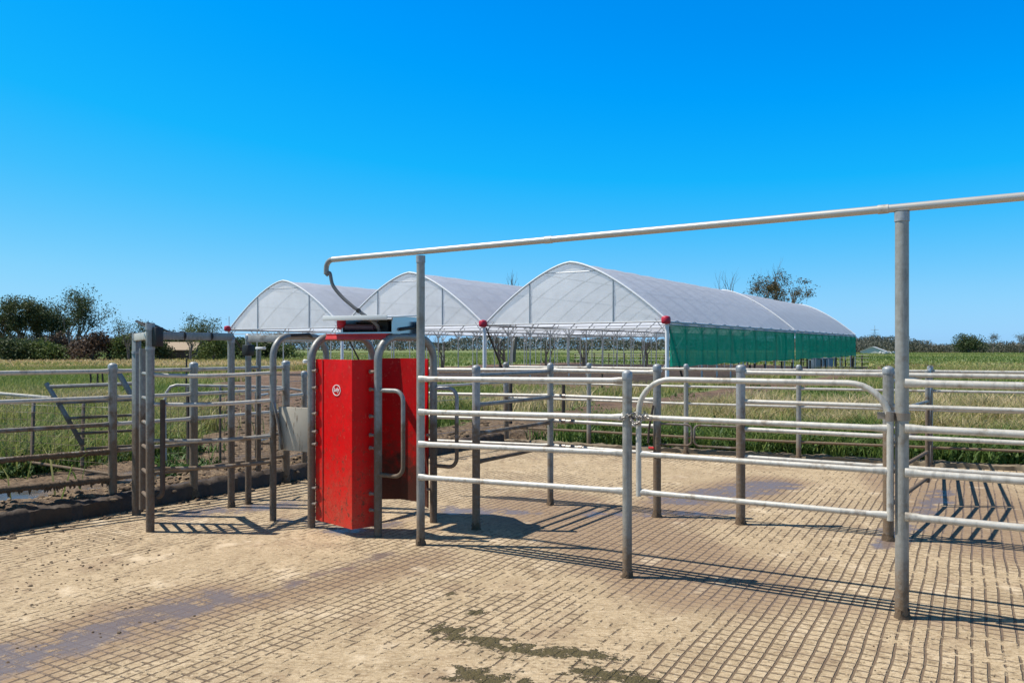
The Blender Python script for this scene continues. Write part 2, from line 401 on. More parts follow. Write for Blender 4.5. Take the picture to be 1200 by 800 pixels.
grass = t.cramp(t.math('ADD', t.math('MULTIPLY', n5, .6), t.math('MULTIPLY', n2, .4)), [(.3,(.10,.16,.04)),(.5,(.17,.205,.07)),(.7,(.26,.25,.11))])
grass = t.mix(t.ramp(n3, .45, .7, 0, .5), grass, (.06,.08,.02))
# russet seeding pasture at mid distance on the left
xy = t.math('DIVIDE', s[0], t.math('MAXIMUM', s[1], 1.0))
rus = t.math('MULTIPLY', t.ramp(s[1], 50, 62), t.ramp(s[1], 128, 112)); rus = t.math('MULTIPLY', rus, t.ramp(xy, -.16, -.26))
rus = t.math('MULTIPLY', rus, t.ramp(n1, .2, .6, .6, 1))
grass = t.mix(t.math('MULTIPLY', rus, .9), grass, t.mix(n2, (.26,.165,.06), (.36,.25,.11)))
soil = t.cramp(n3, [(.3,(.07,.046,.028)),(.52,(.17,.115,.07)),(.75,(.34,.245,.15))])
soil = t.mix(t.ramp(s[1], 16, 24, 0, .8), soil, t.mix(t.ramp(t.math('ADD', t.math('MULTIPLY', n2, .5), t.math('MULTIPLY', t.noise(3.2, 6, .75), .5)), .38, .62), (.065,.036,.024), (.21,.13,.085)))
wetf = t.ramp(t.math('MULTIPLY_ADD', t.math('SUBTRACT', n3, .5), .5, t.n('ShaderNodeAttribute', attribute_name='wet').outputs['Fac']), .35, .6)
soil = t.mix(t.math('MULTIPLY', wetf, .8), soil, (.06,.046,.038))
am = t.ramp(t.math('MULTIPLY_ADD', t.math('SUBTRACT', n3, .5), .9, a), .35, .6)
col = t.mix(am, grass, soil)
rough = t.math('MULTIPLY_ADD', t.math('MULTIPLY', wetf, am), -.72, .93)
t.bsdf(col, rough, 0, t.bump(t.math('MULTIPLY', t.math('ADD', n3, t.math('MULTIPLY', n4, .5)), t.math('MULTIPLY_ADD', t.math('MULTIPLY', wetf, am), -.95, 1)), .9, .05), .35)
o = link('ground', me, t.m, None, True, None); tag(o, 'flat green pasture with churned brown soil by the yard', 'ground', kind='structure')

# kerbs round the yard
mudmat = simple('caked_mud', (.13,.086,.05), .92, 0, .45, 26, .9)
M['wetmud'] = simple('dark_wet_mud', (.062,.041,.026), .7, 0, .4, 20, .9); M['mud'] = mudmat; M['drymud'] = simple('dry_straw_mud', (.30,.21,.12), .95, 0, .4, 40, .8)
def lumpy_strip(name, p, q, w, h, mat, seed, steps=160):
    vs = []; fs = []; d = (q-p); L = d.length; d.normalize(); nrm = Vector((d.y, -d.x, 0))
    prof = [(-w/2,-.1),(-w/2-.01,h*.2),(-w/2,h*.45),(-w/2+.01,h*.7),(-w/2+.025,h*.95),(-w*.15,h),(w*.1,h*1.02),(w*.25,h*.98),(w/2,h*.8),(w/2,-.1)]
    for i in range(steps+1):
        c = p + d*(L*i/steps)
        for (a, z) in prof:
            k = .018*fbm(c.x*3+a*9, c.y*3+z*7, 1.2, seed)+.012*fbm(c.x*9+a*20, c.y*9+z*20, 1.5, seed+5); k2 = .02*fbm(c.x, c.y+a*6, 4, seed+1)
            vs.append(c + nrm*(a+k) + Z*(z+(k2+k if z > 0 else 0)))
    m = len(prof)
    for i in range(steps):
        for j in range(m-1): fs.append((i*m+j, i*m+j+1, (i+1)*m+j+1, (i+1)*m+j))
    return MB().add(vs, fs).build(name, mat, None, True, 0, 60)
o = lumpy_strip('kerb', K-LD*12.5-A*.07, K-A*.07, .17, .17, M['wetmud'], 4, 620); tag(o, 'mud caked concrete kerb along the left edge of the yard', 'kerb', kind='structure')
kc = simple('kerb_concrete', (.22,.17,.11), .9, 0, .3, 12, .6)
o = lumpy_strip('kerb', K+E*.08-DD*.1, K+E*.08+DD*17, .16, .06, kc, 9, 700); tag(o, 'low concrete kerb along the far edge of the yard', 'kerb', kind='structure')

# ------------------------------------------------------------------ pipe work helpers
def post(parent, p, top, r=.042, mat='post', base=0.0, cap=True, name='post'):
    b = MB()
    b.tube([up(p, base-.05), up(p, top-.012)], r, 16)
    # splash collar of dried mud at the foot
    o = b.build(name, M[mat], parent)
    if base <= .2:
        m = MB(); prof = [(r*1.5, base-.03), (r*1.28, base+.004), (r*1.10, base+.028), (r*1.02, base+.06)]
        m.lathe(up(p,0), prof, 14)
        m.v = [(x+random.uniform(-.008,.008), y+random.uniform(-.008,.008), z+random.uniform(-.014,.014)) for x,y,z in m.v]
        m.build('mud_foot', M['mud'], o)
    if cap:
        c = MB(); R1 = r*1.08
        c.lathe(up(p, top), [(R1,-.045),(R1*1.02,-.04),(R1*1.02,-.008),(R1*.93,.004),(R1*.62,.016),(R1*.25,.021)], 16)
        c.build('cap', M['cap'], o)
    return o
def rail_mesh(b, p, q, r=.026, crimp=True, sag=0.0, seg=12):
    d = (q-p); L = d.length
    ts = [0, .045/L, .10/L, .5, 1-.10/L, 1-.045/L, 1] if crimp else [0, .5, 1]
    pts = []; rs = []
    for tt in ts:
        pt = p + d*tt; pt.z -= sag*4*tt*(1-tt); pts.append(pt)
        e = min(tt, 1-tt)*L
        if crimp and e < .05: rs.append((r*.72, r*1.22))
        else: rs.append((r, r))
    return b.tube(pts, rs, seg)
def rail(parent, p, q, r=.026, mat='rail', crimp=True, sag=0.0, name='rail'):
    return rail_mesh(MB(), p, q, r, crimp, sag).build(name, M[mat], parent)
def clamp(parent, p, r, axis=Z, h=.03, name='clamp', mat='bolt'):
    b = MB(); b.tube([p-axis*h, p+axis*h], r, 14); return b.build(name, M[mat], parent)

ZR = (1.375, 1.112, .864, .60)               # usual rail heights
# ---- front line
P493, P735, P1057 = G(493,638), G(735,676), G(1057,723)
FD = (P1057-P493).normalized(); FN = Vector((FD.y,-FD.x,0))
if FN.y > 0: FN = -FN                                 # towards the camera
oh = thing('overhead_pipe_frame', P493, 'long galvanised overhead pipe on two tall posts, its elbow end over the red box', 'pipe frame')
for p, tp, rr in ((P493, 2.356, .034), (P1057, 2.412, .038)):
    post(oh, p, tp, rr, 'post', 0, cap=False, name='tall_post')
    clamp(oh, up(p, tp-.03), rr*1.12, Z, .028, 'saddle', 'cap')
pa = P493 - FD*.955; pa.z = 2.375; pb = P1057 + FD*2.6; pb.z = 2.472
pts = [pa + (pb-pa)*k for k in (0,.2,.4,.6,.8,1)]
MB().tube(pts, .0245, 16).build('pipe', simple('clean_galvanised_pipe', (.50,.48,.44), .42, .35, .10, 5, .05), oh)
for k in (.3,.62): 
    c = pa+(pb-pa)*k; clamp(oh, c, .0275, (pb-pa).normalized(), .03, 'coupling', 'rail')
el = arc(pa - Z*.075 , -FD, Z, .075, math.pi/2, 0, 5)
MB().tube(el+[el[-1]-Z*.05], .0225, 12).build('elbow', M['frame'], oh)

fl = thing('pipe_fence', P735, 'four rail pipe fence running from the red gate box to the post with the chain', 'fence', 'galvanised pipe fences')
post(fl, P735, 1.428, .0335, 'post')
z493 = (1.352, 1.085, .826, .558)
for za, zb in zip(z493, (1.373,1.116,.866,.600)):
    rail(fl, up(P493,za)+FN*.038+FD*.01, up(P735,zb)-FD*.02, .0215)
fr = thing('pipe_fence', P1057+FD*1.8, 'four rail pipe fence bolted to the tall post, running out at the right edge', 'fence', 'galvanised pipe fences')
post(fr, P1057+FD*1.8, 1.43, .036, 'post')
for z in (1.395,1.128,.869,.610):
    rail(fr, up(P1057,z)+FN*.046+FD*.02, up(P1057,z-.012)+FD*1.77+FN*.01, .022)
# ---- swing gate of the front line
def pipe_gate(g, p, q, top, bot, mids, r, bend, mat, lp=None, smat=None):
    d = (q-p).normalized(); b = MB()
    pts = [up(p, bot-.03), up(p, top-bend)] + arc(up(p, top-bend)+d*bend, -d, Z, bend, 0, math.pi/2, 9)[1:]
    pts += arc(up(q, top-bend)-d*bend, d, Z, bend, math.pi/2, 0, 9) + [up(q, bot-.03)]
    MB().tube(pts, r, 14).build('gate_frame', M[mat], g)
    for z in mids+(bot,):
        rail(g, up(p, z)+d*r*.6, up(q, z)-d*r*.6, r*1.0, smat or mat)
L = (P1057-P735).length
ga = P735 + FD*.085; gb = P735 + FD*(L-.062)
g1 = thing('pipe_gate', ga, 'round cornered pipe gate chained shut in the front line, hung on the tall post', 'gate')
pipe_gate(g1, ga, gb, 1.388, .605, (1.122,.868), .0190, .235, 'rail')
hz = 1.6-.80*(488-CY)/(723-CY)*2.0
hz = 1.195
cl = MB().tube([up(P1057,hz-.022), up(P1057,hz+.022)], .046, 16); cl.box(up(P1057,hz)-FD*.085, .05,.006,.02, FD, FN)
cl.build('hinge_collar', M['bolt'], g1); clamp(g1, up(gb,hz-.0), .026, Z, .028, 'hinge_collar')
ch = MB(); c0 = up(P735,1.122)
loop = []
for k in range(15):
    an = 2*math.pi*k/15; loop.append(c0 + FD*(.048*math.cos(an)) + FN*(.048*math.sin(an)) + Z*(.015*math.sin(an*2)))
for k in range(12): loop.append(c0 + FD*(.05+.006*k) + FN*.045 + Z*(-.02-.02*math.sin(k/11*math.pi)))
cg = up(ga,1.13)
for k in range(13):
    an = 2*math.pi*k/13; loop.append(cg + FD*(.042*math.cos(an)) + FN*(.045*math.sin(an)) + Z*(.02*math.cos(an*3)))
for k in range(8): loop.append(cg + FD*(.02+.012*k) + FN*.04 + Z*(.012*math.sin(k*1.7)))
for k, p in enumerate(loop):
    q = loop[(k+1) % len(loop)]; d = (q-p).normalized() if (q-p).length > 1e-4 else FD
    s1 = d.cross(Z).normalized(); s2 = Z if k % 2 else s1
    ch.torus(p, .0115, .0036, d, s2, 10, 5, 1.35)
o = ch.build('gate_chain', M['chain']); tag(o, 'steel chain looped round the fence post and the stile of the front gate', 'chain')

# ---- second line
C500 = Vector((-.93,8.95,0)); P645, P770, P868, P1041 = G(645,591), G(770,605), G(868,614), G(1041,633)
CD = (P1041-P645).normalized(); PC = P1041 + CD*1.75; PC2 = PC + CD*1.6
CN = Vector((CD.y,-CD.x,0)); CN = CN if CN.y < 0 else -CN
f2 = thing('pipe_fence', P770, 'second row pipe fence left of the man gap, with one grey and one brown post', 'fence', 'galvanised pipe fences')
post(f2, P645, 1.432, .031, 'post'); post(f2, P770, 1.432, .038, 'post_dirty')
for z, r in zip((1.375,1.115,.862,.605), (.022,.018,.018,.018)):
    rail(f2, up(C500, z-.01), up(P645, z), r); rail(f2, up(P645, z), up(P770, z-.005), r)
for z in (1.115,.862,.605):
    for k in (.15,.24,.33)[:1 if z > 1 else 2 if z > .8 else 3]: clamp(f2, up(P645.lerp(P770, k*.9), z-.001), .024, CD, .02, 'clamp', 'bolt')
f3 = thing('pipe_fence', P868, 'second row pipe fence from the brown post rightwards past the gate end', 'fence', 'galvanised pipe fences')
post(f3, P868, 1.432, .041, 'post_filthy'); post(f3, P1041, 1.432, .043, 'post_dirty'); post(f3, PC, 1.432, .043, 'post'); post(f3, PC2, 1.432, .043, 'post')
for z in (1.38,1.118,.866,.615):
    for a_, b_ in ((P868,P1041),(P1041,PC),(PC,PC2)): rail(f3, up(a_,z), up(b_,z), .0195)
# latch at the man gap
lt = thing('slam_latch', P770+Z*.8, 'brown slam latch with a red tip on the muddy post by the man gap', 'latch')
q = up(P770,0)+CN*.05-CD*.02
MB().tube([q+Z*1.06, q+Z*.82-CD*.045, q+Z*.70-CD*.05], .011, 8).build('handle', M['timber'], lt)
MB().tube([q+Z*.655-CD*.045, q+Z*.655+CD*.005], .012, 8).build('tip', M['redrag'], lt)
# hairpin hoops
def hairpin(p, q, za, zb, r, name, label):
    d = (q-p).normalized(); b = (za-zb)/2
    b = min(b, .07)
    pts = [up(p,za)] + arc(up(q,za-b)-d*b, d, Z, b, math.pi/2, 0, 5) + arc(up(q,zb+b)-d*b, d, Z, b, 0, -math.pi/2, 5) + [up(p,zb)]
    return pts
lp = thing('hairpin_bar', P868, 'two thin hairpin loops closing the gap between the two brown second row posts', 'loop bar')
gm = P770.lerp(P868, .44)
for a_, q_ in ((P770, gm-CD*.012), (P868, gm+CD*.012)):
    d = (q_-a_).normalized(); bb_ = .05
    pts = [up(a_,.885)] + arc(up(q_,.885-bb_)-d*bb_, d, Z, bb_, math.pi/2, 0, 5) + arc(up(q_,.69+bb_)-d*bb_, d, Z, bb_, 0, -math.pi/2, 5) + [up(a_,.69)]
    MB().tube(pts, .0105, 8).build('loop', M['frame'], lp)
# ---- cross panel from 645 to 558
P558 = G(558,620)
pn = thing('fence_panel', P558, 'short slanting pipe panel between the dark muddy post and the second row fence', 'fence panel')
post(pn, P558, 1.432, .035, 'post_filthy')
for z in (1.36,1.10,.845,.595): rail(pn, up(P645, z)+CN*.03, up(P558, z)+E*.02, .019, 'frame')

# ---- far fence along the yard end
D = [G(400,499), G(593,518), G(690,523.5), G(804,531.5), G(936,538.5), G(1090,546), None]
D[0] = D[1] + (D[1]-D[2]).normalized()*2.2
D[6] = D[5] + (D[5]-D[4]).normalized()*2.4; D.append(D[6]+(D[6]-D[5])*1.1)
f4 = thing('pipe_fence', D[3], 'thin five rail pipe fence along the far edge of the concrete, grass behind it', 'fence', 'galvanised pipe fences')
for i, p in enumerate(D):
    if i == 0: continue
    post(f4, p, 1.345, .046 if i == 1 else .035, 'post_filthy' if i == 1 else 'post', 0)
for i in range(1, len(D)-1):
    for j, z in enumerate((1.285,1.02,.76,.505,.255)):
        rail(f4, up(D[i],z), up(D[i+1],z), .0185 if j else .0205, 'rail_dirty' if j == 4 else 'rail')
# ---- cross fence on the right (two panels)
ME = G(1087,592)
for a_, b_, lab in ((D[5], ME+E*.04, 'five rail swing gate hung on the far fence at the right, seen nearly edge on'), (P1041, ME-E*.04, 'five rail swing gate hung on the post behind the tall post at right')):
    f5 = thing('swing_gate', a_, lab, 'gate'); gd = (b_-a_).normalized(); a2 = a_+gd*.11
    for p in (a2, b_): MB().tube([up(p,.24), up(p,1.37)], .021, 12).build('stile', M['frame'], f5)
    for z in (1.32,1.06,.80,.55,.285): rail(f5, up(a2,z), up(b_,z), .018, 'frame', False)
    for z in (1.2,.42): clamp(f5, up(a2,z)-gd*.035, .03, Z, .03, 'hinge', 'bolt')
# ---- left fence on the kerb
F0, F1, F2, F3 = G(132,598), G(227,584), G(335,565), None
FL = (F0-F2).normalized()
Fl = F0 + Vector((-.70,-.66,0))*1.0; Fm = F0 + Vector((-.70,-.66,0)).normalized()*2.3
f6 = thing('pipe_fence', F0, 'muddy five rail pipe fence set in the mud bank at the left edge', 'fence', 'galvanised pipe fences')
post(f6, F0, 1.435, .040, 'post_dirty', .04); post(f6, F1, 1.435, .042, 'post_dirty', .05); post(f6, F2, 1.435, .045, 'post_dirty', .03); post(f6, Fm, 1.435, .043, 'post_dirty', .04)
Zf = (1.375,1.113,.852,.590,.318)
for j, z in enumerate(Zf):
    rail(f6, up(Fm,z), up(F0,z), .0215, 'rail' if j < 2 else ('frame' if j == 2 else 'rail_dirty'))
    rail(f6, up(F0,z), up(F1,z), .0205, 'rail' if j < 3 else 'rail_dirty')
    rail(f6, up(F1,z), up(F2,z), .0205, 'rail' if j < 3 else 'rail_dirty')
def crust(parent, p, q, z, seed, n=150, amp=1.0, drip=.05):
    rnd = random.Random(seed); d = q-p; pts = []; b = MB()
    pts = [up(p.lerp(q, k/n), z-.004+rnd.uniform(-.004,.004)) for k in range(n+1)]
    rs = [(.024+amp*rnd.uniform(0,.010), .024+amp*rnd.uniform(0,.012)) for k in range(n+1)]
    b.tube(pts, rs, 10)
    for k in range(int(n*.6)):
        c = up(p.lerp(q, rnd.random()), z-.022); L = rnd.uniform(.2,1)*drip
        b.tube([c, c-Z*L*.6+Vector((rnd.uniform(-.01,.01),rnd.uniform(-.01,.01),0)), c-Z*L], [.015, .010, .003], 6)
    return b.build('mud_crust', M['mud'], parent)
crust(f6, Fm.lerp(F0,.02), F0, Zf[4], 3, 160, 1.0, .055); crust(f6, Fm.lerp(F0,.35), F0, Zf[3], 5, 120, .3, .022)
f7 = thing('wire_fence', F2, 'single rail wire fence over the kerb behind the red gate box', 'fence')
Fk = [F2, K-LD*4.4-A*.1, K-LD*2.3-A*.1, D[1]]
for p in Fk[1:3]: post(f7, p, 1.3, .035, 'post_dirty')
rail(f7, up(F2,1.03), up(Fk[1],1.03), .02); rail(f7, up(Fk[1],1.03), up(Fk[2],1.03), .02); rail(f7, up(Fk[2],1.03), up(D[1],1.02), .02)
w = MB()
for i in range(3):
    for z in (1.2,.8,.55,.3): w.tube([up(Fk[i],z), up(Fk[i+1],z)], .004, 5)
w.build('wire', M['cap'], f7)

# ------------------------------------------------------------------ entry race (left of the red box)
def hoop_pts(p, q, top, r):
    d = (q-p).normalized()
    return [up(p,-.02), up(p,top-r)] + arc(up(p,top-r)+d*r, -d, Z, r, 0, math.pi/2, 8)[1:] + arc(up(q,top-r)-d*r, d, Z, r, math.pi/2, 0, 8) + [up(q,-.02)]
Q160, Q176, Q271, Q291 = G(160,603), G(176,622), G(271,594), G(291,590.5)
en = thing('cattle_race', Q176, 'tall square steel entry frame with a long box beam and loose wire on top', 'frame')
def sqpost(parent, p, top, hw, mat, name='upright'):
    b = MB(); b.box(up(p, top/2-.01), hw, hw, top/2+.01, A, E); return b.build(name, M[mat], parent, True, .006)
sqpost(en, Q160, 1.735, .031, 'frame'); MB().tube([up(Q176,-.02), up(Q176,1.80)], .0355, 16).build('upright', M['frame'], en)
clamp(en, up(Q176,1.79), .041, Z, .03, 'cap', 'cap'); clamp(en, up(Q160,1.72), .041, Z, .03, 'cap', 'cap'); clamp(en, up(Q176,1.60), .040, Z, .012, 'collar', 'cap'); clamp(en, up(Q160,1.56), .044, Z, .012, 'collar', 'cap')
post(en, Q271, 1.70, .034, 'frame', 0, True, 'upright'); post(en, Q291, 1.73, .031, 'frame', 0, True, 'upright')
def beam(parent, p, q, w, h, mat, name):
    d = (q-p).normalized(); s_ = d.cross(Z).normalized(); b = MB(); b.box((p+q)/2, (q-p).length/2, w, h, d, s_); return b.build(name, M[mat], parent, True, .004)
beam(en, up(Q176,1.715)+E*.03, up(Q160,1.705), .03, .034, 'rail', 'lintel')
beam(en, up(Q176,1.712)+(Q271-Q176).normalized()*.06, up(Q271,1.715), .03, .036, 'frame', 'top_beam')
H3n, = (G(320,610),); H3f = H3n + E*.72
beam(en, up(Q291,1.70), up(H3f,1.70), .03, .036, 'rail', 'top_beam')
for k in (.36,.7): clamp(en, up(Q176.lerp(Q271,k),1.714), .047, (Q271-Q176).normalized(), .006, 'strap', 'black')
bx = MB(); bx.box(up(Q176,1.70)+A*.06+E*.03, .03,.04,.085, A, E); bx.build('pulley_box', M['black'], en, True, .01)
bx = MB(); bx.box(up(Q291,1.58)+A*.0, .045,.045,.055, A, E); bx.build('cylinder_bracket', M['black'], en, True, .01)
wire = MB(); b0 = up(Q160,1.75)
def wl(px, py, Y): return Vector(((px-CX)/F*Y, Y, H+(CY-py)/F*Y))
for path in ([(176,386,7.2),(168,381,7.25),(159.5,376.4,7.35),(160,375.8,7.4),(168,379,7.4),(180,381,7.4),(188,385,7.5),(200,389,7.7)],
             [(177,384,7.25),(172,380,7.3),(173,378,7.35),(184,382,7.5),(196,388,7.7),(204,389.5,7.8)]):
    wire.tube([wl(*p) for p in path], .009, 6)
wire.build('loose_wire', M['black'], en)
# hung gate between the two front uprights
gt = thing('entry_gate', G(168,615), 'narrow ladder like pipe gate seen edge on inside the entry frame', 'gate')
s0 = Q176 + (Q160-Q176)*.52
MB().tube([up(s0,.12), up(s0,1.60)], .032, 12).build('stile', M['frame'], gt)
for z in (1.37,1.15,.93,.71,.49,.28): rail(gt, up(s0,z), up(Q176,z)+(Q160-Q176)*.02, .017, 'frame', False)
dk = MB(); s1 = Q176+A*.10+E*.05
dk.tube([up(s1,1.15), up(s1,.36)] + arc(up(s1,.36)-A*.06, A, -Z, .06, 0, math.pi/2, 5)[1:], .022, 10); o = dk.build('sleeve', M['timber'], gt)
# long side panel to the first hoop
sp = thing('side_barrier', Q176, 'four rail race panel from the entry frame to the first bent hoop, bottom rails muddy', 'race panel')
zz = ((1.368,1.372),(1.112,1.118),(.79,.788),(.545,.55))
for j, (za, zb) in enumerate(zz):
    d = (H3n-Q176).normalized(); bow = -E*.05 if j < 2 else -E*.02
    pts = [up(Q176.lerp(H3n,k), za+(zb-za)*k-.018*math.sin(k*math.pi)) + bow*math.sin(k*math.pi) for k in (0,.15,.3,.5,.7,.85,1)]
    MB().tube(pts, .0185, 12).build('rail', M['rail' if j < 2 else 'rail_dirty'], sp)
h3 = thing('race_hoop', H3n, 'bent pipe hoop left of the red box with a stained pale board on it', 'hoop', 'bent pipe hoops')
MB().tube(hoop_pts(H3n, H3f, 1.715, .20), .031, 16).build('hoop', M['frame'], h3)
st_ = MB(); st_.tube([up(H3n,1.72)+E*.2+A*.02, up(H3n,1.735)+E*.42+A*.05, up(H3n,1.70)+E*.52], .016, 8); st_.build('cable_tie', M['black'], h3)
H1n, H1f, H2n, H2f = G(365,618), G(437,600), G(443,628), G(508,612)
ba = H3n + A*.06; bb = H1n - A*.10 + E*.06
bd = MB(); c_ = up((ba+bb)/2, .86); bl = (bb-ba)
bd.box(c_+E*.02, bl.length/2, .012, .20, bl.normalized(), Vector((-bl.y,bl.x,0)).normalized()); bd.build('board', M['board'], h3, True, .004)
sb = MB(); 
sb.tube([up(ba,1.10)-A*.03-E*.02, up(ba,.90)+A*.03-E*.02, up(ba,.67)+A*.075-E*.02], [(.03,.012)]*3, 8); sb.build('strap', M['frame'], h3)
# hanging stile between
hs = thing('hung_stile', G(303,590), 'short hanging brown stile with a white cap behind the race panel', 'stile')
qs = G(303,585); MB().tube([up(qs,.30), up(qs,1.58)], .027, 12).build('stile', M['frame'], hs)
wc = MB(); wc.box(up(qs,1.60)+A*.03, .055,.025,.014, A, E); wc.build('cap', M['white'], hs, True, .006)
MB().tube([up(qs,1.40), up(Q291,1.40)], .018, 8).build('bracket', M['frame'], hs)
for z in (1.1,.62): MB().tube([up(qs,z), up(qs,z)+E*.22-A*.1], .016, 8).build('pin', M['rail'], hs)

# ------------------------------------------------------------------ the red selection gate
sg = thing('cattle_sorting_gate', (H1n+H2f)/2, 'red steel cattle sorting gate box with pipe hoops and an open control box on top', 'sorting gate')
for p, q in ((H1n,H1f),(H2n,H2f)):
    MB().tube(hoop_pts(p, q, 1.70, .21), .034, 18).build('hoop', M['frame'], sg)
def panel(pts, z0, z1, th, name, parent, mat, out):
    pts = [Vector(p) for p in pts]; n = len(pts); nr = []
    for i in range(n):
        dd = (pts[min(i+1,n-1)]-pts[max(i-1,0)]).normalized(); k = Vector((dd.y,-dd.x,0)); nr.append(k if k.dot(out) > 0 else -k)
    vs = []
    for z in (z0, z1):
        for i in range(n): vs.append(up(pts[i],z)+nr[i]*th/2)
        for i in range(n): vs.append(up(pts[i],z)-nr[i]*th/2)
    fs = []
    o1 = 2*n
    for i in range(n-1):
        fs += [(i,i+1,o1+i+1,o1+i),(n+i+1,n+i,o1+n+i,o1+n+i+1),(i,n+i,n+i+1,i+1),(o1+i,o1+i+1,o1+n+i+1,o1+n+i)]
    fs += [(0,o1,o1+n,n),(n-1,2*n-1,o1+2*n-1,o1+n-1)]
    return MB().add(vs, fs).build(name, M[mat], parent, True, 0, 12)
def at(px, Y): return Vector(((px-CX)/F*Y, Y, 0))
npts = [at(370.5,7.31), at(379,7.25), at(413,6.93), at(434,7.04), at(438.5,7.06)]
near = panel(npts, .07, 1.503, .012, 'side_panel', sg, 'red', -E)
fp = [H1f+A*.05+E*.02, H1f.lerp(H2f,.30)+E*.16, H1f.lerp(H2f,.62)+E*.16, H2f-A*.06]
far = panel(fp, .13, 1.503, .012, 'side_panel', sg, 'red_shade_mud', E); far['label'] = 'rear red panel, black low down with mud and painted-in shade'
# folded seam strips of the near panel
for i in (1,):
    b = MB(); b.box(up(npts[i],.785)-E*.012, .004,.004,.715, A, E); b.build('seam', M['redplate'], near)
# hinge bolts
b = MB()
for base, sgn in ((H1n, 1), (H2n, -1)):
    for z in (.22,.36,.75,.86,1.02,1.25,1.40):
        c = up(base,z)+A*(.045*sgn)-E*.015; b.tube([c-A*.018*sgn, c+A*.022*sgn], .013, 8); b.tube([c+A*.022*sgn, c+A*.03*sgn], .019, 6)
for z in (.3,.8,1.3): c = up(H2f,z)-A*.045; b.tube([c-A*.03, c+A*.02], .014, 8)
b.build('bolt', M['bolt'], sg)
# emblem: ring and lettering on the lit face
f0, f1 = npts[1], npts[2]; fd = (f1-f0).normalized(); fn = Vector((fd.y,-fd.x,0)); fn = fn if fn.y < 0 else -fn
ec = None
for k in np.linspace(0,1,200):
    p = f0.lerp(f1,float(k)); 
    if (p.x/p.y*F+CX) >= 395.5: ec = p; break
ez = H - (457-CY)/F*ec.y; ec = up(ec, ez) + fn*.0085
ring = MB(); seg = 40; vs = []; fs = []
for k in range(seg):
    a_ = 2*math.pi*k/seg; dr = fd*math.cos(a_)*1.28+Z*math.sin(a_)
    for rr, h_ in ((.0425,0),(.0425,.003),(.048,.003),(.048,0)): vs.append(ec+dr*rr+fn*h_)
for k in range(seg):
    for j in range(4):
        k2 = (k+1)%seg; j2=(j+1)%4; fs.append((k*4+j,k2*4+j,k2*4+j2,k*4+j2))
em = ring.add(vs, fs).build('emblem', M['white'], near)
cu = bpy.data.curves.new('txt', 'FONT'); cu.body = 'Lely'; cu.size = .044; cu.extrude = .0015; cu.shear = .15; cu.align_x = 'CENTER'; cu.align_y = 'CENTER'; cu.offset = .0006; cu.space_character = 1.12
to = bpy.data.objects.new('txt', cu); COL.objects.link(to); bpy.context.view_layer.update()
tm = bpy.data.meshes.new_from_object(to.evaluated_get(bpy.context.evaluated_depsgraph_get())); bpy.data.objects.remove(to)
co = np.zeros(len(tm.vertices)*3); tm.vertices.foreach_get('co', co); co = co.reshape(-1,3)
cc = (co.max(0)+co.min(0))/2
w = [ec + fd*float((x-cc[0])*1.0) + Z*float((y-cc[1])*1.2) + fn*float(.0018+z) for x,y,z in co]
tm.vertices.foreach_set('co', np.array([list(q) for q in w]).reshape(-1)); tm.update()
link('lettering', tm, M['white'], em, False)
# D handles on the second hoop
for base, w_, za, zb, mat in ((H2n,.265,1.243,.525,'frame'),(H2f,.255,1.235,.525,'post_filthy')):
    r_ = .085
    pts = [up(base,za)] + arc(up(base,za-r_)+A*(w_-r_), A, Z, r_, math.pi/2, 0, 6) + arc(up(base,zb+r_)+A*(w_-r_), A, Z, r_, 0, -math.pi/2, 6) + [up(base,zb)]
    MB().tube(pts, .018, 14).build('guard_handle', M[mat], sg)
# red top plate with turned down lip
q0 = H1n+E*.10+A*.10; q1 = H2n+E*.10+A*.02
pl = MB(); lng = (q1-q0); ld = lng.normalized()
pl.box(up((q0+q1)/2,1.722)+E*.20, lng.length/2, .22, .006, ld, E); pl.box(up((q0+q1)/2,1.705)-E*.02+Z*-.006, lng.length/2, .005, .024, ld, (E+Z*-.55).normalized())
pl.build('top_plate', M['redplate'], sg, True, .002)
# control box
b0 = at(392,7.28)+E*.03; b1 = at(457,7.03)+E*.03; bd_ = (b1-b0).normalized(); be = Vector((-bd_.y,bd_.x,0)); dp = .40
zb0, zb1 = 1.735, 1.868
bxm = MB(); Lb = (b1-b0).length
def wall(c, hx, hy, hz): bxm.box(c, hx, hy, hz, bd_, be)
wall(up((b0+b1)/2, zb0)+be*dp/2, Lb/2, dp/2, .006)
wall(up((b0+b1)/2, (zb0+zb1)/2)+be*dp, Lb/2, .005, (zb1-zb0)/2)
wall(up(b1,(zb0+zb1)/2)+be*dp/2, .005, dp/2, (zb1-zb0)/2+.01)
wall(up(b0,(zb0+zb1)/2)+be*dp*.6, .005, dp*.4, (zb1-zb0)/2)
cb = bxm.build('control_box', M['stainless'], sg, True, 0)
ld_ = MB(); ld_.box(up((b0+b1)/2, zb1+.012)+be*(dp/2-.045)-bd_*.03, Lb/2+.045, dp/2+.055, .0055, bd_, (be+Z*.06).normalized())
ld_.box(up((b0+b1)/2, zb1-.004)-be*.098-bd_*.03, Lb/2+.045, .005, .021, bd_, (be+Z*.02).normalized()); ld_.build('lid', M['lid'], cb, True, .002)
ins = MB(); ins.box(up((b0+b1)/2, zb0+.055)+be*.20, Lb*.36,.03,.045, bd_, be)
ins.box(up(b0.lerp(b1,.72), zb0+.06)+be*.15, .05,.04,.05, bd_, be); ins.build('valve_block', M['black'], cb, True, .006)
cy_ = MB(); cA = up(b0.lerp(b1,.10), zb0+.055)+be*.06; cB = up(b0.lerp(b1,.62), zb0+.050)+be*.06
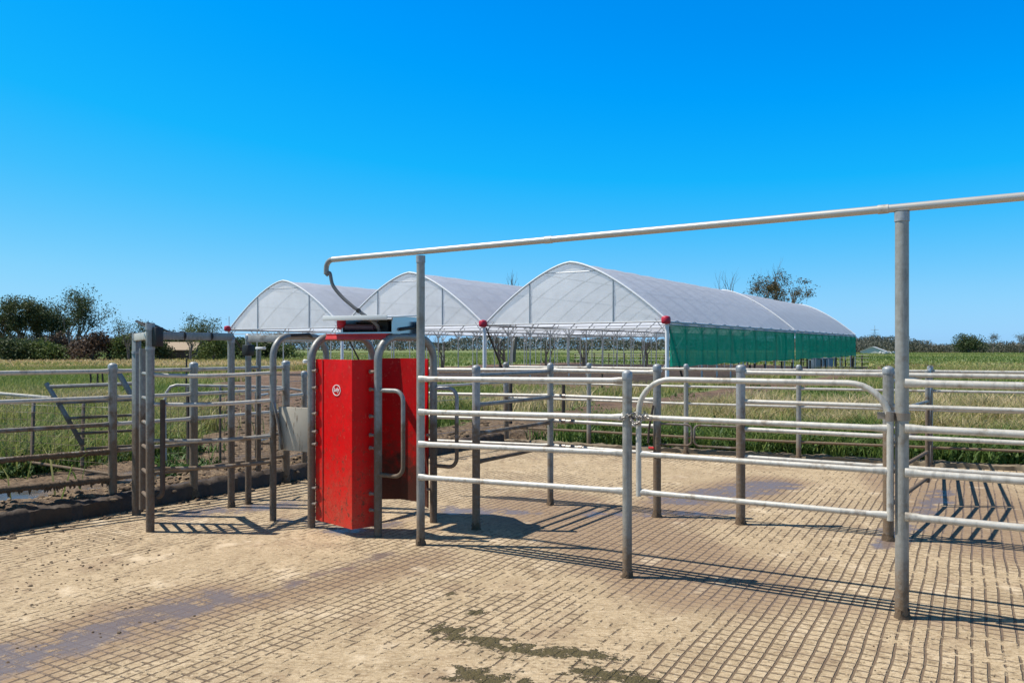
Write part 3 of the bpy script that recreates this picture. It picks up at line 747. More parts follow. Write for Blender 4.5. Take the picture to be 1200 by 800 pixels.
cy_.tube([cA,cB], .026, 14); cy_.tube([cA-bd_*.09,cA], .009, 8); cy_.tube([cB, cB+bd_*.05], .014, 8); cy_.build('air_cylinder', simple('plum_cylinder', (.10,.055,.075), .4), cb)
rp = MB(); rp.lathe(up(b0.lerp(b1,.02), zb0+.10)+be*.05, [(.02,-.045),(.042,-.035),(.042,.025),(.03,.035)], 14); rp.build('red_cap', M['redplastic'], cb)
lv = MB(); c = up(b1, zb0+.05)+bd_*.02+be*.30
lv.tube([up(b1,zb0+.03)+bd_*.015+be*.10, c, c+be*.10+Z*.02], .016, 10); lv.box(c+be*.09+bd_*.02,.02,.035,.055,bd_,be); lv.build('air_fitting', M['black'], cb, True, .004)
rp = MB(); rp.tube([c+be*.06+Z*.035+bd_*.03, c+be*.10+Z*.05+bd_*.04], .012, 8); rp.build('valve_tap', M['white'], cb)
rp = MB(); rp.lathe(up(H1n,1.485)-A*.075, [(.006,-.022),(.022,-.016),(.022,.008),(.012,.016)], 12); rp.build('sensor', M['lid'], sg); 
# hose
hp = el[-1]-Z*.06
path = [hp, wl(386.5,320,7.19), wl(390,334,7.18), wl(400,347,7.16), wl(414,359.5,7.13), wl(428,370,7.11), wl(440,379,7.10), wl(444,386,7.14), wl(445.5,397,7.22)]
def smooth_path(p, n=6):
    out = []
    for i in range(len(p)-1):
        p0, p1_, p2_, p3_ = p[max(i-1,0)], p[i], p[i+1], p[min(i+2,len(p)-1)]
        for k in range(n):
            t_ = k/n; out.append(.5*((2*p1_)+(p2_-p0)*t_+(2*p0-5*p1_+4*p2_-p3_)*t_*t_+(3*p1_-p0-3*p2_+p3_)*t_**3))
    return out+[p[-1]]
hose = thing('air_hose', hp, 'grey hose hanging from the overhead pipe elbow down into the control box', 'hose')
MB().tube(smooth_path(path), .0155, 10).build('hose', M['cable'], hose)
clamp(hose, wl(420,364,7.12), .021, (path[5]-path[4]).normalized(), .012, 'clip', 'black')

# ------------------------------------------------------------------ old gates on the left
og = thing('farm_gate', G(60,545), 'bent grey pipe gate leaning in the grass behind the left fence', 'gate')
def pp(px, py, Y): return wl(px, py, Y)
YG = 9.6
tops = [(55,452),(66,469),(80,491),(92,508),(98,521)]
MB().tube([pp(54,449,YG), pp(74,481,YG), pp(97,522,YG)], .028, 8).build('stile', M['frame'], og)
for (x, y) in ((57,453),(70,472),(79,490),(90,508),(101,526)):
    MB().tube([pp(x,y,YG), pp(128,y-2.5,YG+.1), pp(160,y-4,YG+.15)], .022 if y < 460 else .017, 8).build('rail', M['frame'], og)
MB().tube([pp(139,437,YG-.4), pp(158,470,YG-.4)], .032, 8).build('brace', M['frame'], og)
og2 = thing('mesh_gate', G(40,565), 'wire mesh pipe gate standing in weeds at the far left', 'gate')
YM = 10.3
MB().tube([pp(-60,459,YM+.2), pp(0,461,YM), pp(60,466,YM)], .020, 8).build('top_rail', M['rail'], og2)
MB().tube([pp(-60,530,YM+.2), pp(0,536,YM), pp(60,545,YM-.3), pp(128,555,YM-.6)], .018, 8).build('bottom_rail', M['rail_dirty'], og2)
for x, y0, y1 in ((39.5,467,533),(98,470,546)): MB().tube([pp(x,y0,YM), pp(x-2,y1,YM-.3)], .022, 8).build('upright', M['frame'], og2)
ms = MB()
for k in range(9): ms.tube([pp(-60,463+k*8.0,YM+.2), pp(128,468+k*9.4,YM-.4)], .0026, 4)
for k in range(24): ms.tube([pp(-56+k*8,462,YM), pp(-56+k*8,538+k*.6,YM-.2)], .0022, 4)
ms.build('mesh', M['frame'], og2)
og3 = thing('mesh_gate', G(260,548), 'round cornered wire mesh gate behind the race panel rails', 'gate')
YN = 10.6
MB().tube([pp(194,548,YN), pp(193,470,YN), pp(195,460,YN), pp(200,453,YN), pp(207,451,YN), pp(330,453.5,YN+.8), pp(362,459,YN+1)], .019, 10).build('gate_frame', M['rail'], og3)
MB().tube([pp(194,545,YN), pp(330,540,YN+.8)], .018, 8).build('bottom_rail', M['rail_dirty'], og3)
for x in (220,258,300): MB().tube([pp(x,453,YN+.2), pp(x,544,YN+.2)], .017, 8).build('upright', M['frame'], og3)
ms = MB()
for k in range(10): ms.tube([pp(194,462+k*8.6,YN), pp(330,463+k*8.2,YN+.8)], .0026, 4)
for k in range(15): ms.tube([pp(200+k*9,453,YN+k*.05), pp(200+k*9,544,YN+k*.05)], .0022, 4)
ms.build('mesh', M['frame'], og3)
# timber stakes
def stake(p, h, r, label, lean=.03, group=None, mat='timber'):
    b = MB(); tp = up(p,h)+Vector((random.uniform(-lean,lean),random.uniform(-lean,lean),0))
    b.tube([up(p,-.1), up(p,h*.5)+(tp-up(p,h))*.5, tp], [r, r*.95, r*.85], 8); return tag(b.build('timber_stake', M[mat]), label, 'stake', group)
SG = 'weathered timber stakes in the grass'
stake(at(223,10.2), 1.05, .035, 'brown timber stake just left of the race frame post, by the mesh gate', .05, SG)
stake(at(218,24), 1.3, .03, 'thin dark stake in the green strip behind the race panel', .02, SG)
for px_, l in ((107,'left'),(114,'middle'),(121,'right')): stake(at(px_,33), .75, .04, f'short dark stake in the left pasture, {l} one of the three near the fence post', .05, SG)
for px_, Yd, hh, l in ((660,17.5,.95,'lone dark stake in the straw grass beyond the far fence, left of the middle'),(598,16.5,1.0,'dark stake in the weeds just behind the brown far fence post'),(706,27,.9,'low grey stake near the bare soil before the tunnels')):
    stake(at(px_,Yd), hh, .04, l, .03, SG)

# ------------------------------------------------------------------ poly tunnels
def prof(s): return 2.75 + 2.75*(1-abs(s)**1.5)
def TP(c, u, v, z): return c + TU*u + TV*v + Z*z
def sheet(name, grid, mat, parent, smooth=True):
    n, m = len(grid), len(grid[0]); vs = [p for row in grid for p in row]
    fs = [(i*m+j, i*m+j+1, (i+1)*m+j+1, (i+1)*m+j) for i in range(n-1) for j in range(m-1)]
    me = bpy.data.meshes.new(name); me.from_pydata([tuple(v) for v in vs], [], fs); return link(name, me, mat, parent, smooth, None)
names = ['right', 'middle', 'left']
NB = 20; BAY = TLEN/NB
for k in range(3):
    c = APEX - TU*SP*k
    lab = ['white arched polytunnel with the green side curtain, nearest and largest', 'white arched polytunnel between the other two, behind the overhead hose', 'white arched polytunnel furthest left, smallest in view'][k]
    T = thing('polytunnel', c, lab, 'polytunnel', 'white arched polytunnels')
    S = [math.copysign(abs(q)**.9, q) for q in np.linspace(-1,1,41)]
    for (v0, v1) in ((0, 21.6), (21.75, TLEN)):
        nv = 22; g = []
        for i in range(nv):
            v = v0+(v1-v0)*i/(nv-1); row = []
            ph = (v/BAY) % 1; sag = -.045*(.6+.8*random.random())*math.sin(ph*math.pi)**2
            for s_ in S: row.append(TP(c, s_*HALF, v, prof(s_)+.04+sag+.022*mnoise.noise(Vector((s_*4,v*.9,k)))))
            g.append(row)
        sheet('roof_film', g, M['rooffilm'], T)
    # gable film front and back
    for v in (.03, TLEN-.05):
        g = []
        for i in range(9):
            row = []
            for s_ in S:
                zt = prof(s_)-.01; zb = 2.74; row.append(TP(c, s_*HALF*.995, v+.02*mnoise.noise(Vector((s_*3,i*.5,k))), zb+(zt-zb)*i/8))
            g.append(row)
        sheet('gable_film', g, M['gablefilm'], T)
        # edge arch
        MB().tube([TP(c, s_*HALF, v-.02 if v < 1 else v+.02, prof(s_)+.03) for s_ in S], .055, 8).build('edge_arch', M['ribwhite'], T)
        MB().tube([TP(c, -HALF, v-.03, 2.74), TP(c, HALF, v-.03, 2.74)], .035, 8).build('chord', M['rib'], T)
        MB().tube([TP(c, -HALF, v-.0, 2.46), TP(c, HALF, v-.0, 2.46)], .022, 8).build('chord', M['rib'], T)
        for s_ in (-.46,.46): MB().tube([TP(c, s_*HALF, v-.02, 2.74), TP(c, s_*HALF, v-.02, prof(s_))], .035, 8).build('gable_strut', M['rib'], T)
        MB().tube([TP(c, -.27*HALF, v, 5.08), TP(c, .27*HALF, v, 5.08)], .016, 6).build('collar_tie', M['rib'], T)
    # joint arch in mid length
    MB().tube([TP(c, s_*HALF*1.003, 21.68, prof(s_)+.055) for s_ in S], .05, 8).build('joint_arch', M['ribwhite'], T)
    ar = 0
    for i in range(1, NB):
        v = i*BAY
        if abs(v-21.68) < .3: continue
        MB().tube([TP(c, s_*HALF*.992, v, prof(s_)-.01) for s_ in S[::2]], .030, 6).build('arch', M['rib'], T)
        if i % 2 == 0: MB().tube([TP(c, -HALF, v, 2.72), TP(c, HALF, v, 2.72)], .022, 6).build('tie_bar', M['rib'], T)
    for s_ in (-.62,-.3,0,.3,.62):
        MB().tube([TP(c, s_*HALF*.985, .1, prof(s_)-.05), TP(c, s_*HALF*.985, TLEN-.1, prof(s_)-.05)], .018, 6).build('purlin', M['rib'], T)
    sides = (1,-1) if k == 2 else (1,)
    for sd in sides:
        uu = sd*SP/2 if (sd == -1 or k > 0) else HALF
        MB().tube([TP(c, uu, 0, 2.72), TP(c, uu, TLEN, 2.72)], .055, 8).build('gutter', M['rib'], T)
        for i in range(NB+1):
            v = i*BAY; thick = i == 0
            MB().tube([TP(c, uu, v, -.1), TP(c, uu, v, 2.70)], .085 if thick else .036, 10).build('post', M['ribwhite'] if thick else M['rib'], T)
            b = MB()
            for s2 in (-1,1): 
                if 0 <= v+s2*.5 <= TLEN: b.tube([TP(c, uu, v, 2.25), TP(c, uu, v+s2*.5, 2.69)], .02, 6)
                if not ((k == 0 and s2 == 1) or (k == 2 and sd == -1 and s2 == -1)): b.tube([TP(c, uu, v, 2.2), TP(c, uu+s2*.55, v, 2.74+.14)], .02, 6)
            b.build('knee_brace', M['rib'], T)
        MB().tube([TP(c, uu, .15, 2.6), TP(c, uu, 2.0, .0)], .045, 8).build('end_brace', M['timber'], T)
        rc = MB(); rc.lathe(TP(c, uu, -.12, 2.80), [(.08,-.17),(.17,-.15),(.2,-.1),(.2,.09),(.16,.15),(.05,.18)], 12); rc.build('red_end_cap', M['redplastic'], T)
    if k == 2:
        MB().tube([TP(c, -SP/2, 0, 2.9), TP(c, -SP/2, 0, 3.55)], .02, 6).build('aerial', M['rib'], T)
    if k == 0:
        # white upper band and green curtain on the outer side
        for (v0, v1) in ((.15, 21.6), (21.8, TLEN)):
            nv = 60; g = []
            for i in range(nv+1):
                v = v0+(v1-v0)*i/nv; zb = .80+.0035*v+.03*math.sin(v*1.9)+.05*mnoise.noise(Vector((v*.35,3,1))); row = []
                for j in range(9):
                    z = zb+(2.60-zb)*j/8; row.append(TP(c, HALF+.06+.03*math.sin(v*2*math.pi/BAY)*.5*(1-j/8)+.04*mnoise.noise(Vector((v*.5,z,5))), v, z))
                g.append(row)
            sheet('side_curtain', g, M['curtain'], T)
        b = MB()
        for i in range(NB):
            v = i*BAY
            b.tube([TP(c, HALF+.03, v, 2.62), TP(c, HALF+.03, v+BAY*.5, 2.80), TP(c, HALF+.03, v+BAY, 2.62)], .02, 6)
        b.tube([TP(c, HALF+.06, .1, 2.61), TP(c, HALF+.06, TLEN, 2.61)], .025, 6); b.build('eave_truss', M['rib'], T)
        g = [[TP(c, HALF+.015, v, 2.58+.2*j) for j in range(2)] for v in (0,10,20,30,TLEN)]
        sheet('eave_strip', g, M['gablefilm'], T)
        MB().tube([TP(c, 1.2, 12, 2.7), TP(c, -.2, 11, .1)], .05, 8).build('white_brace', M['ribwhite'], T)
# soil bank and stake fence under the far side
sf = thing('stake_fence', APEX+TU*5.4+TV*12, 'row of dark timber stakes standing under the green curtain', 'fence')
for i in range(15):
    p = APEX+TU*(5.0+random.uniform(-.3,.3))+TV*(10+i*2.2+random.uniform(-.4,.4)); 
    MB().tube([up(p,-.1), up(p,.85+random.uniform(-.2,.1))], .055, 8).build('post', M['timber'], sf)
sf = thing('stake_fence', APEX+TV*45, 'long line of dark fence stakes across the paddock beyond the tunnels', 'fence')
for i in range(35):
    p = APEX+TU*(-24+i*.85)+TV*(45+random.uniform(-.3,.3)); MB().tube([up(p,-.1), up(p,1.05+random.uniform(-.12,.12))], .06, 6).build('post', M['timber'], sf)
ww = MB()
for z in (.4,.75,1.0): ww.tube([APEX+TU*-24+TV*45+Z*z, APEX+TU*5.5+TV*45+Z*z], .012, 4)
ww.build('wire', M['cap'], sf)
tr_ = thing('water_trough', at(963,64), 'blue grey water trough below the far end of the green curtain', 'trough')
b = MB(); b.box(up(at(963,64),.42), .75,.4,.4); b.box(up(at(963,64),.80), .80,.45,.05); b.build('tank', M['tank'], tr_, True, .05)
b = MB(); b.box(up(at(963,64),.84), .68,.34,.012); b.build('water', simple('trough_water', (.03,.04,.04), .05), tr_, False)

# ------------------------------------------------------------------ plants
def blades(name, pts, h, w, lean, tint, mat, label, cat):
    n = len(pts); ang = rng.uniform(0, 2*np.pi, n); la = rng.uniform(0, 2*np.pi, n)
    dx, dy = np.cos(ang), np.sin(ang); lx, ly = np.cos(la)*lean*h, np.sin(la)*lean*h
    b = np.zeros((n,5,3)); zz = pts[:,2] if pts.shape[1] > 2 else np.zeros(n)
    for k, (fw, fl, fz) in enumerate(((-.5,0,0),(.5,0,0),(-.42,.35,.6),(.42,.35,.6),(0,1,1))):
        b[:,k,0] = pts[:,0]+dx*w*fw+lx*fl; b[:,k,1] = pts[:,1]+dy*w*fw+ly*fl; b[:,k,2] = zz-.01+h*fz*(1-.25*lean*(fz==1))
    me = bpy.data.meshes.new(name)
    me.vertices.add(n*5); me.vertices.foreach_set('co', b.reshape(-1))
    i0 = (np.arange(n)*5)[:,None]
    li = np.concatenate([i0+np.array([0,1,3,2]), i0+np.array([2,3,4])], 1).reshape(-1)
    me.loops.add(n*7); me.loops.foreach_set('vertex_index', li.astype(np.int32))
    ls = np.stack([np.arange(n)*7, np.arange(n)*7+4],1).reshape(-1)
    me.polygons.add(n*2); me.polygons.foreach_set('loop_start', ls.astype(np.int32))
    me.update(calc_edges=True); me.validate()
    at_ = me.attributes.new('tint', 'FLOAT', 'POINT'); at_.data.foreach_set('value', np.repeat(tint, 5).astype(np.float32))
    o = link(name, me, mat, None, False); return tag(o, label, cat, kind='stuff')
def leafmat(name, stops, tl=.35, rough=.6):
    t = NT(name); a = t.n('ShaderNodeAttribute', attribute_name='tint').outputs['Fac']
    col = t.cramp(a, stops)
    d = t.n('ShaderNodeBsdfPrincipled'); t.l(col, d.inputs['Base Color']); d.inputs['Roughness'].default_value = rough; d.inputs['Specular IOR Level'].default_value = .3
    tr = t.n('ShaderNodeBsdfTranslucent'); t.l(col, tr.inputs[0]); m = t.n('ShaderNodeMixShader'); m.inputs[0].default_value = tl
    t.l(d.outputs[0], m.inputs[1]); t.l(tr.outputs[0], m.inputs[2]); t.l(m.outputs[0], t.out.inputs[0]); return t.m
M['grass'] = leafmat('grass_blades', [(0,(.06,.115,.022)),(.35,(.16,.225,.05)),(.6,(.29,.30,.09)),(.8,(.43,.35,.16)),(1,(.60,.47,.27))])
M['weed'] = leafmat('weed_leaves', [(0,(.025,.06,.014)),(.5,(.06,.12,.025)),(1,(.12,.19,.04))])
def sample(n, y0, y1, r0, r1, powr=2.0):
    y = y0*(y1/y0)**(rng.random(n)) if powr is None else (y0**powr+(y1**powr-y0**powr)*rng.random(n))**(1/powr)
    r = rng.uniform(r0, r1, n); return np.stack([r*y, y], 1)
def patch(x, y, s, sd): return np.array([fbm(float(a_), float(b_), s, sd) for a_, b_ in zip(x, y)])
def zat(x, y):
    i = np.clip(np.searchsorted(xs, x), 0, nx-1); j = np.clip(np.searchsorted(ys, y), 0, ny-1); return verts[j, i, 2]
def veg_filter(p, keepbare=.0):
    l = LD.y*(p[:,0]-K.x) - LD.x*(p[:,1]-K.y); d = -DD.y*(p[:,0]-K.x)+DD.x*(p[:,1]-K.y)
    ok = (l < -.25) | (d > .22)
    p = p[ok]; m = np.array([bare(float(a_), float(b_)) for a_, b_ in p])
    q = rng.random(len(p)); return p[(m < .4) | (q < keepbare)]
# right hand verge: lush and tall at the kerb, straw beyond
p = veg_filter(sample(85000, 9.5, 19, -.12, .80, 1.0)); d = -DD.y*(p[:,0]-K.x)+DD.x*(p[:,1]-K.y); n = patch(p[:,0], p[:,1], .9, 5); n2 = patch(p[:,0], p[:,1], .25, 6)
keep = rng.random(len(p)) < np.clip(.75+n*.8, .1, 1); p, d, n, n2 = p[keep], d[keep], n[keep], n2[keep]
straw = np.clip((d-1.3+n2*2)/1.8, 0, 1)
h = (.34+.22*rng.random(len(p))+.34*n)*(1-.25*straw)+.10*straw*rng.random(len(p)); h *= np.clip(.5+d*.5,.5,1)
tint = np.clip(.10+.34*rng.random(len(p))+straw*(.22+.50*rng.random(len(p)))+n*.15, 0, 1)
blades('grass', np.c_[p, zat(p[:,0],p[:,1])], np.clip(h,.1,.8), .014+.010*rng.random(len(p)), .25+.55*rng.random(len(p)), tint, M['grass'], 'lush green and straw coloured grass behind the far fence', 'grass')
p = veg_filter(sample(95000, 18, 60, -.35, .85, 1.3)); n = patch(p[:,0], p[:,1], .3, 8); 
strw = rng.random(len(p)); tint = np.clip(.18+.42*strw+n*.55+np.clip((27-p[:,1])/14,0,.32), 0, 1)
blades('grass', np.c_[p, zat(p[:,0],p[:,1])], np.clip(.20+.26*rng.random(len(p))+.30*n,.06,.8), .014+.016*rng.random(len(p)), .3+.5*rng.random(len(p)), tint, M['grass'], 'rough olive and straw pasture between the yard and the tunnels', 'grass')
# left pasture
p = veg_filter(sample(70000, 7.5, 24, -.80, -.14, 1.2), .004); n = patch(p[:,0], p[:,1], .5, 9)
keep = rng.random(len(p)) < np.clip(.7+n*.9, .08, 1); p, n = p[keep], n[keep]
tint = np.clip(.12+.45*rng.random(len(p))+.025*(p[:,1]-8)+n*.25, 0, .9)
blades('grass', np.c_[p, zat(p[:,0],p[:,1])], np.clip(.22+.28*rng.random(len(p))+.22*n, .06, .8), .014+.012*rng.random(len(p)), .25+.6*rng.random(len(p)), tint, M['grass'], 'tall yellow green grass behind the left pipe fence', 'grass')
p = veg_filter(sample(70000, 22, 66, -.80, -.05, 1.3)); n = patch(p[:,0], p[:,1], .15, 10)
tint = np.clip(.3+.3*rng.random(len(p))+n*.4, 0, .9)
blades('grass', np.c_[p, zat(p[:,0],p[:,1])], .2+.25*rng.random(len(p)), .016+.02*rng.random(len(p)), .3+.5*rng.random(len(p)), tint, M['grass'], 'yellow green pasture running back to the left tree line', 'grass')
p = sample(110000, 60, 300, -.75, .75, 1.1); q = np.c_[p[:,0]-APEX.x, p[:,1]-APEX.y]; u = q@np.array(TU[:2]); v = q@np.array(TV[:2]); p = p[~((u > -26) & (u < 6.5) & (v < 46))]
n = patch(p[:,0], p[:,1], .04, 12); russ = ((p[:,1] < 118) & (p[:,0]/p[:,1] < -.2)); tint = np.clip(.36+.28*rng.random(len(p))+n*.50+russ*.20-.08, 0, .95)
blades('grass', np.c_[p, np.zeros(len(p))-.02], .14+.24*rng.random(len(p)), .05+.09*rng.random(len(p)), .4+.6*rng.random(len(p)), tint, M['grass'], 'distant open pasture with paler seeding patches', 'grass')
# broad leaved weeds close to the kerbs
def leaves(name, cl, nl, mat, label, size):
    P = []; 
    for (x, y, z, r, hh) in cl:
        k = nl; a_ = rng.uniform(0, 2*np.pi, k); rr = r*np.sqrt(rng.random(k)); P.append(np.c_[x+rr*np.cos(a_), y+rr*np.sin(a_), np.full(k, z), np.full(k, hh)*(1-.5*rr/r)])
    P = np.concatenate(P); n = len(P); a_ = rng.uniform(0, 2*np.pi, n); til = rng.uniform(.2, 1.2, n); s_ = size*rng.uniform(.6,1.4,n)
    c = np.c_[P[:,0], P[:,1], P[:,2]+P[:,3]*rng.random(n)]
    d1 = np.c_[np.cos(a_)*np.cos(til), np.sin(a_)*np.cos(til), np.sin(til)]*s_[:,None]; d2 = np.c_[-np.sin(a_), np.cos(a_), np.zeros(n)]*s_[:,None]*.28
    return leaf_mesh(name, c, d1, d2, rng.random(n), mat), label
def leaf_mesh(name, c, d1, d2, tint, mat, parent=None):
    n = len(c); b = np.stack([c-d1, c-d1*.1-d2, c+d1, c-d1*.1+d2], 1)
    me = bpy.data.meshes.new(name); me.vertices.add(n*4); me.vertices.foreach_set('co', b.reshape(-1))
    me.loops.add(n*4); me.loops.foreach_set('vertex_index', np.arange(n*4, dtype=np.int32)); me.polygons.add(n); me.polygons.foreach_set('loop_start', (np.arange(n)*4).astype(np.int32))
    me.update(calc_edges=True); me.validate()
    at_ = me.attributes.new('tint', 'FLOAT', 'POINT'); at_.data.foreach_set('value', np.repeat(tint, 4).astype(np.float32))
    return link(name, me, mat, parent, False)
cl = []
for i in range(300):
    s_ = rng.uniform(1.2, 14); dd = abs(rng.normal(.6,.7))+.25; q = K+DD*float(s_)+Vector((-DD.y,DD.x,0))*float(dd); cl.append((q.x,q.y,0,rng.uniform(.12,.3),rng.uniform(.25,.5)))
for i in range(90):
    yy = rng.uniform(14,34); q = at(rng.uniform(620,1230), yy); cl.append((q.x,q.y,0,rng.uniform(.15,.4),rng.uniform(.15,.38)))
for i in range(70):
    s_ = rng.uniform(-9.5,-3.5); dd = 2.8+abs(rng.normal(.4,.6)); q = K+LD*float(s_)+Vector((-LD.y,LD.x,0))*float(dd); cl.append((q.x,q.y,.04,rng.uniform(.1,.25),rng.uniform(.12,.35)))
for i in range(12):
    q = at(rng.uniform(185,245), rng.uniform(9.6,11.5)); cl.append((q.x,q.y,.05,.15,.22))
o, lb = leaves('weeds', cl, 55, M['weed'], 'broad leaved dark green weeds crowding the kerbs', .055); tag(o, lb, 'weeds', kind='stuff')

# mud clods lying on the concrete and bank
b = MB(); rnd = random.Random(5)
def clod(b, p, r):
    n = 7; vs = []; 
    for z, k in ((0,1),(.5,.85),(.85,.4)):
        for i in range(n): a_ = 2*math.pi*i/n; q = r*k*rnd.uniform(.7,1.25); vs.append(p+Vector((q*math.cos(a_), q*math.sin(a_), r*z*.7)))
    fs = [(i,(i+1)%n,n+(i+1)%n,n+i) for i in range(n)]+[(n+i,n+(i+1)%n,2*n+(i+1)%n,2*n+i) for i in range(n)]+[tuple(2*n+i for i in range(n))]
    b.add(vs, fs)
for i in range(190):
    px_ = rnd.uniform(-30,130)+(rnd.random()**2)*120; py_ = 600+abs(rnd.gauss(0,55))+rnd.uniform(20,50)
    q = G(px_,py_); 
    if dL(q.x,q.y) > .05: clod(b, q, rnd.uniform(.003,.011)*(1.7 if rnd.random() < .08 else 1))
for i in range(160):
    q = G(rnd.uniform(440,1180), rnd.uniform(660,800)); clod(b, q, rnd.uniform(.002,.006))
for i in range(240):
    q = K-LD*rnd.uniform(2,9)+A*abs(rnd.gauss(.05,.12)); clod(b, q, rnd.uniform(.008,.03))
tag(b.build('mud_clods', M['mud']), 'scattered dark crumbs of mud on the concrete', 'mud', kind='stuff')
b = MB()
for i in range(1500):
    q = K-LD*rnd.uniform(0,9.5)-A*abs(rnd.gauss(.25,.9))
    if q.x < -3.2 and -2.5 < dL(q.x,q.y) < -.75: continue
    b_ = zat(np.array([q.x]),np.array([q.y]))[0]; clod(b, up(q,float(b_)-.01), rnd.uniform(.012,.05))
for i in range(1800):
    Y_ = rnd.uniform(10,30); r_ = rnd.uniform(-.36,-.03); q = Vector((r_*Y_,Y_,0))
    if dL(q.x,q.y) < -.3: clod(b, up(q,float(zat(np.array([q.x]),np.array([q.y]))[0])-.01), rnd.uniform(.02,.09))
tag(b.build('mud_clods', M['mud']), 'rough brown clods on the churned bank outside the kerb', 'mud', kind='stuff')

b = MB()
for i in range(2200):
    q = K-LD*rnd.uniform(0,9.5)-A*abs(rnd.gauss(.32,.28)); b_ = zat(np.array([q.x]),np.array([q.y]))[0]; clod(b, up(q,float(b_)-.008), rnd.uniform(.008,.028))
tag(b.build('dry_muck', M['drymud']), 'pale dry crumbs of muck along the top of the mud bank', 'muck', kind='stuff')
# ------------------------------------------------------------------ trees
M['bark'] = simple('grey_bark', (.20,.17,.14), .9, 0, .35, 6, .6)
M['deadwood'] = simple('dead_wood', (.17,.15,.13), .9, 0, .35, 6, .6)
M['euc'] = leafmat('gum_leaves', [(0,(.022,.044,.014)),(.5,(.055,.085,.03)),(1,(.13,.15,.065))], .25)
M['bush'] = leafmat('bush_leaves', [(0,(.05,.085,.02)),(.5,(.10,.145,.035)),(1,(.19,.22,.07))], .25)
M['rust'] = leafmat('rusty_leaves', [(0,(.05,.034,.024)),(.5,(.12,.08,.055)),(1,(.20,.13,.085))], .2)
M['gumrust'] = leafmat('gum_leaves_russet', [(0,(.03,.035,.014)),(.5,(.085,.07,.03)),(1,(.20,.13,.055))], .2)
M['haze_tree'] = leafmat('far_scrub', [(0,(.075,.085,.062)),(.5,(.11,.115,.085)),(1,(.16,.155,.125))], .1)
def grow(b, p, d, L, r, depth, rnd, tips, spread=.6, up_=.25):
    n = 4; pts = [p]; rs = [r]; q = p.copy(); dd = d.copy()
    for i in range(n):
        dd = (dd + Vector((rnd.uniform(-1,1),rnd.uniform(-1,1),rnd.uniform(-.3,.8)*up_*2))*.16).normalized(); q = q+dd*L/n; pts.append(q.copy()); rs.append(r*(1-.5*(i+1)/n))
    b.tube(pts, rs, 6)
    if depth == 0: tips.append(pts[-1]); return
    for k in range(rnd.choice((2,3,3))):
        i = rnd.choice((2,3,4)); nd = (dd+Vector((rnd.uniform(-1,1),rnd.uniform(-1,1),rnd.uniform(-.2,.9)))*spread).normalized()
        grow(b, pts[i], nd, L*rnd.uniform(.55,.78), rs[i]*.7, depth-1, rnd, tips, spread, up_)
    tips.append(pts[-1])
def tree(name, base, h, label, cat, seed, mat, crown=.5, leafn=26, size=.2, trunks=1, depth=3, lean=0, spread=.6, group=None, bark='bark', clump=.09, trunkfrac=.38, nl=True):
    rnd = random.Random(seed); T = thing(name, base, label, cat, group); b = MB(); tips = []
    for k in range(trunks):
        d = Vector((rnd.uniform(-.12,.12)+lean, rnd.uniform(-.1,.1), 1)).normalized()
        grow(b, up(base,-.15)+Vector((rnd.uniform(-.2,.2)*(trunks>1),0,0)), d, h*trunkfrac, h*(.022 if nl else .034), depth, rnd, tips, spread, .5)
    zt = max(p.z for p in tips); sc = h/zt
    b.v = [(base.x+(x-base.x)*(.55+.45*sc), base.y+(y-base.y)*(.55+.45*sc), z*sc) for x,y,z in b.v]
    b.build('trunk', M[bark], T)
    if nl:
        C = []; R_ = h*clump
        for p in tips:
            x, y, z = base.x+(p.x-base.x)*(.55+.45*sc), base.y+(p.y-base.y)*(.55+.45*sc), p.z*sc
            if z < h*(1-crown)-.2: continue
            m = int(leafn*1.7*rnd.uniform(.5,1.4)); g_ = rng.normal(0,1,(m,3))*np.array([R_,R_,R_*.62])*rnd.uniform(.6,1.2); C.append(g_+np.array([x,y,z]))
        if C:
            C = np.concatenate(C); n = len(C); v1 = rng.normal(0,1,(n,3)); v1 /= np.linalg.norm(v1,axis=1)[:,None]; v2 = np.cross(v1, rng.normal(0,1,(n,3))); v2 /= np.linalg.norm(v2,axis=1)[:,None]
            s_ = size*.74*rng.uniform(.6,1.3,n)[:,None]; leaf_mesh('crown', C, v1*s_, v2*s_*.45, np.clip(rng.random(n),0,1), M[mat], T)
    return T
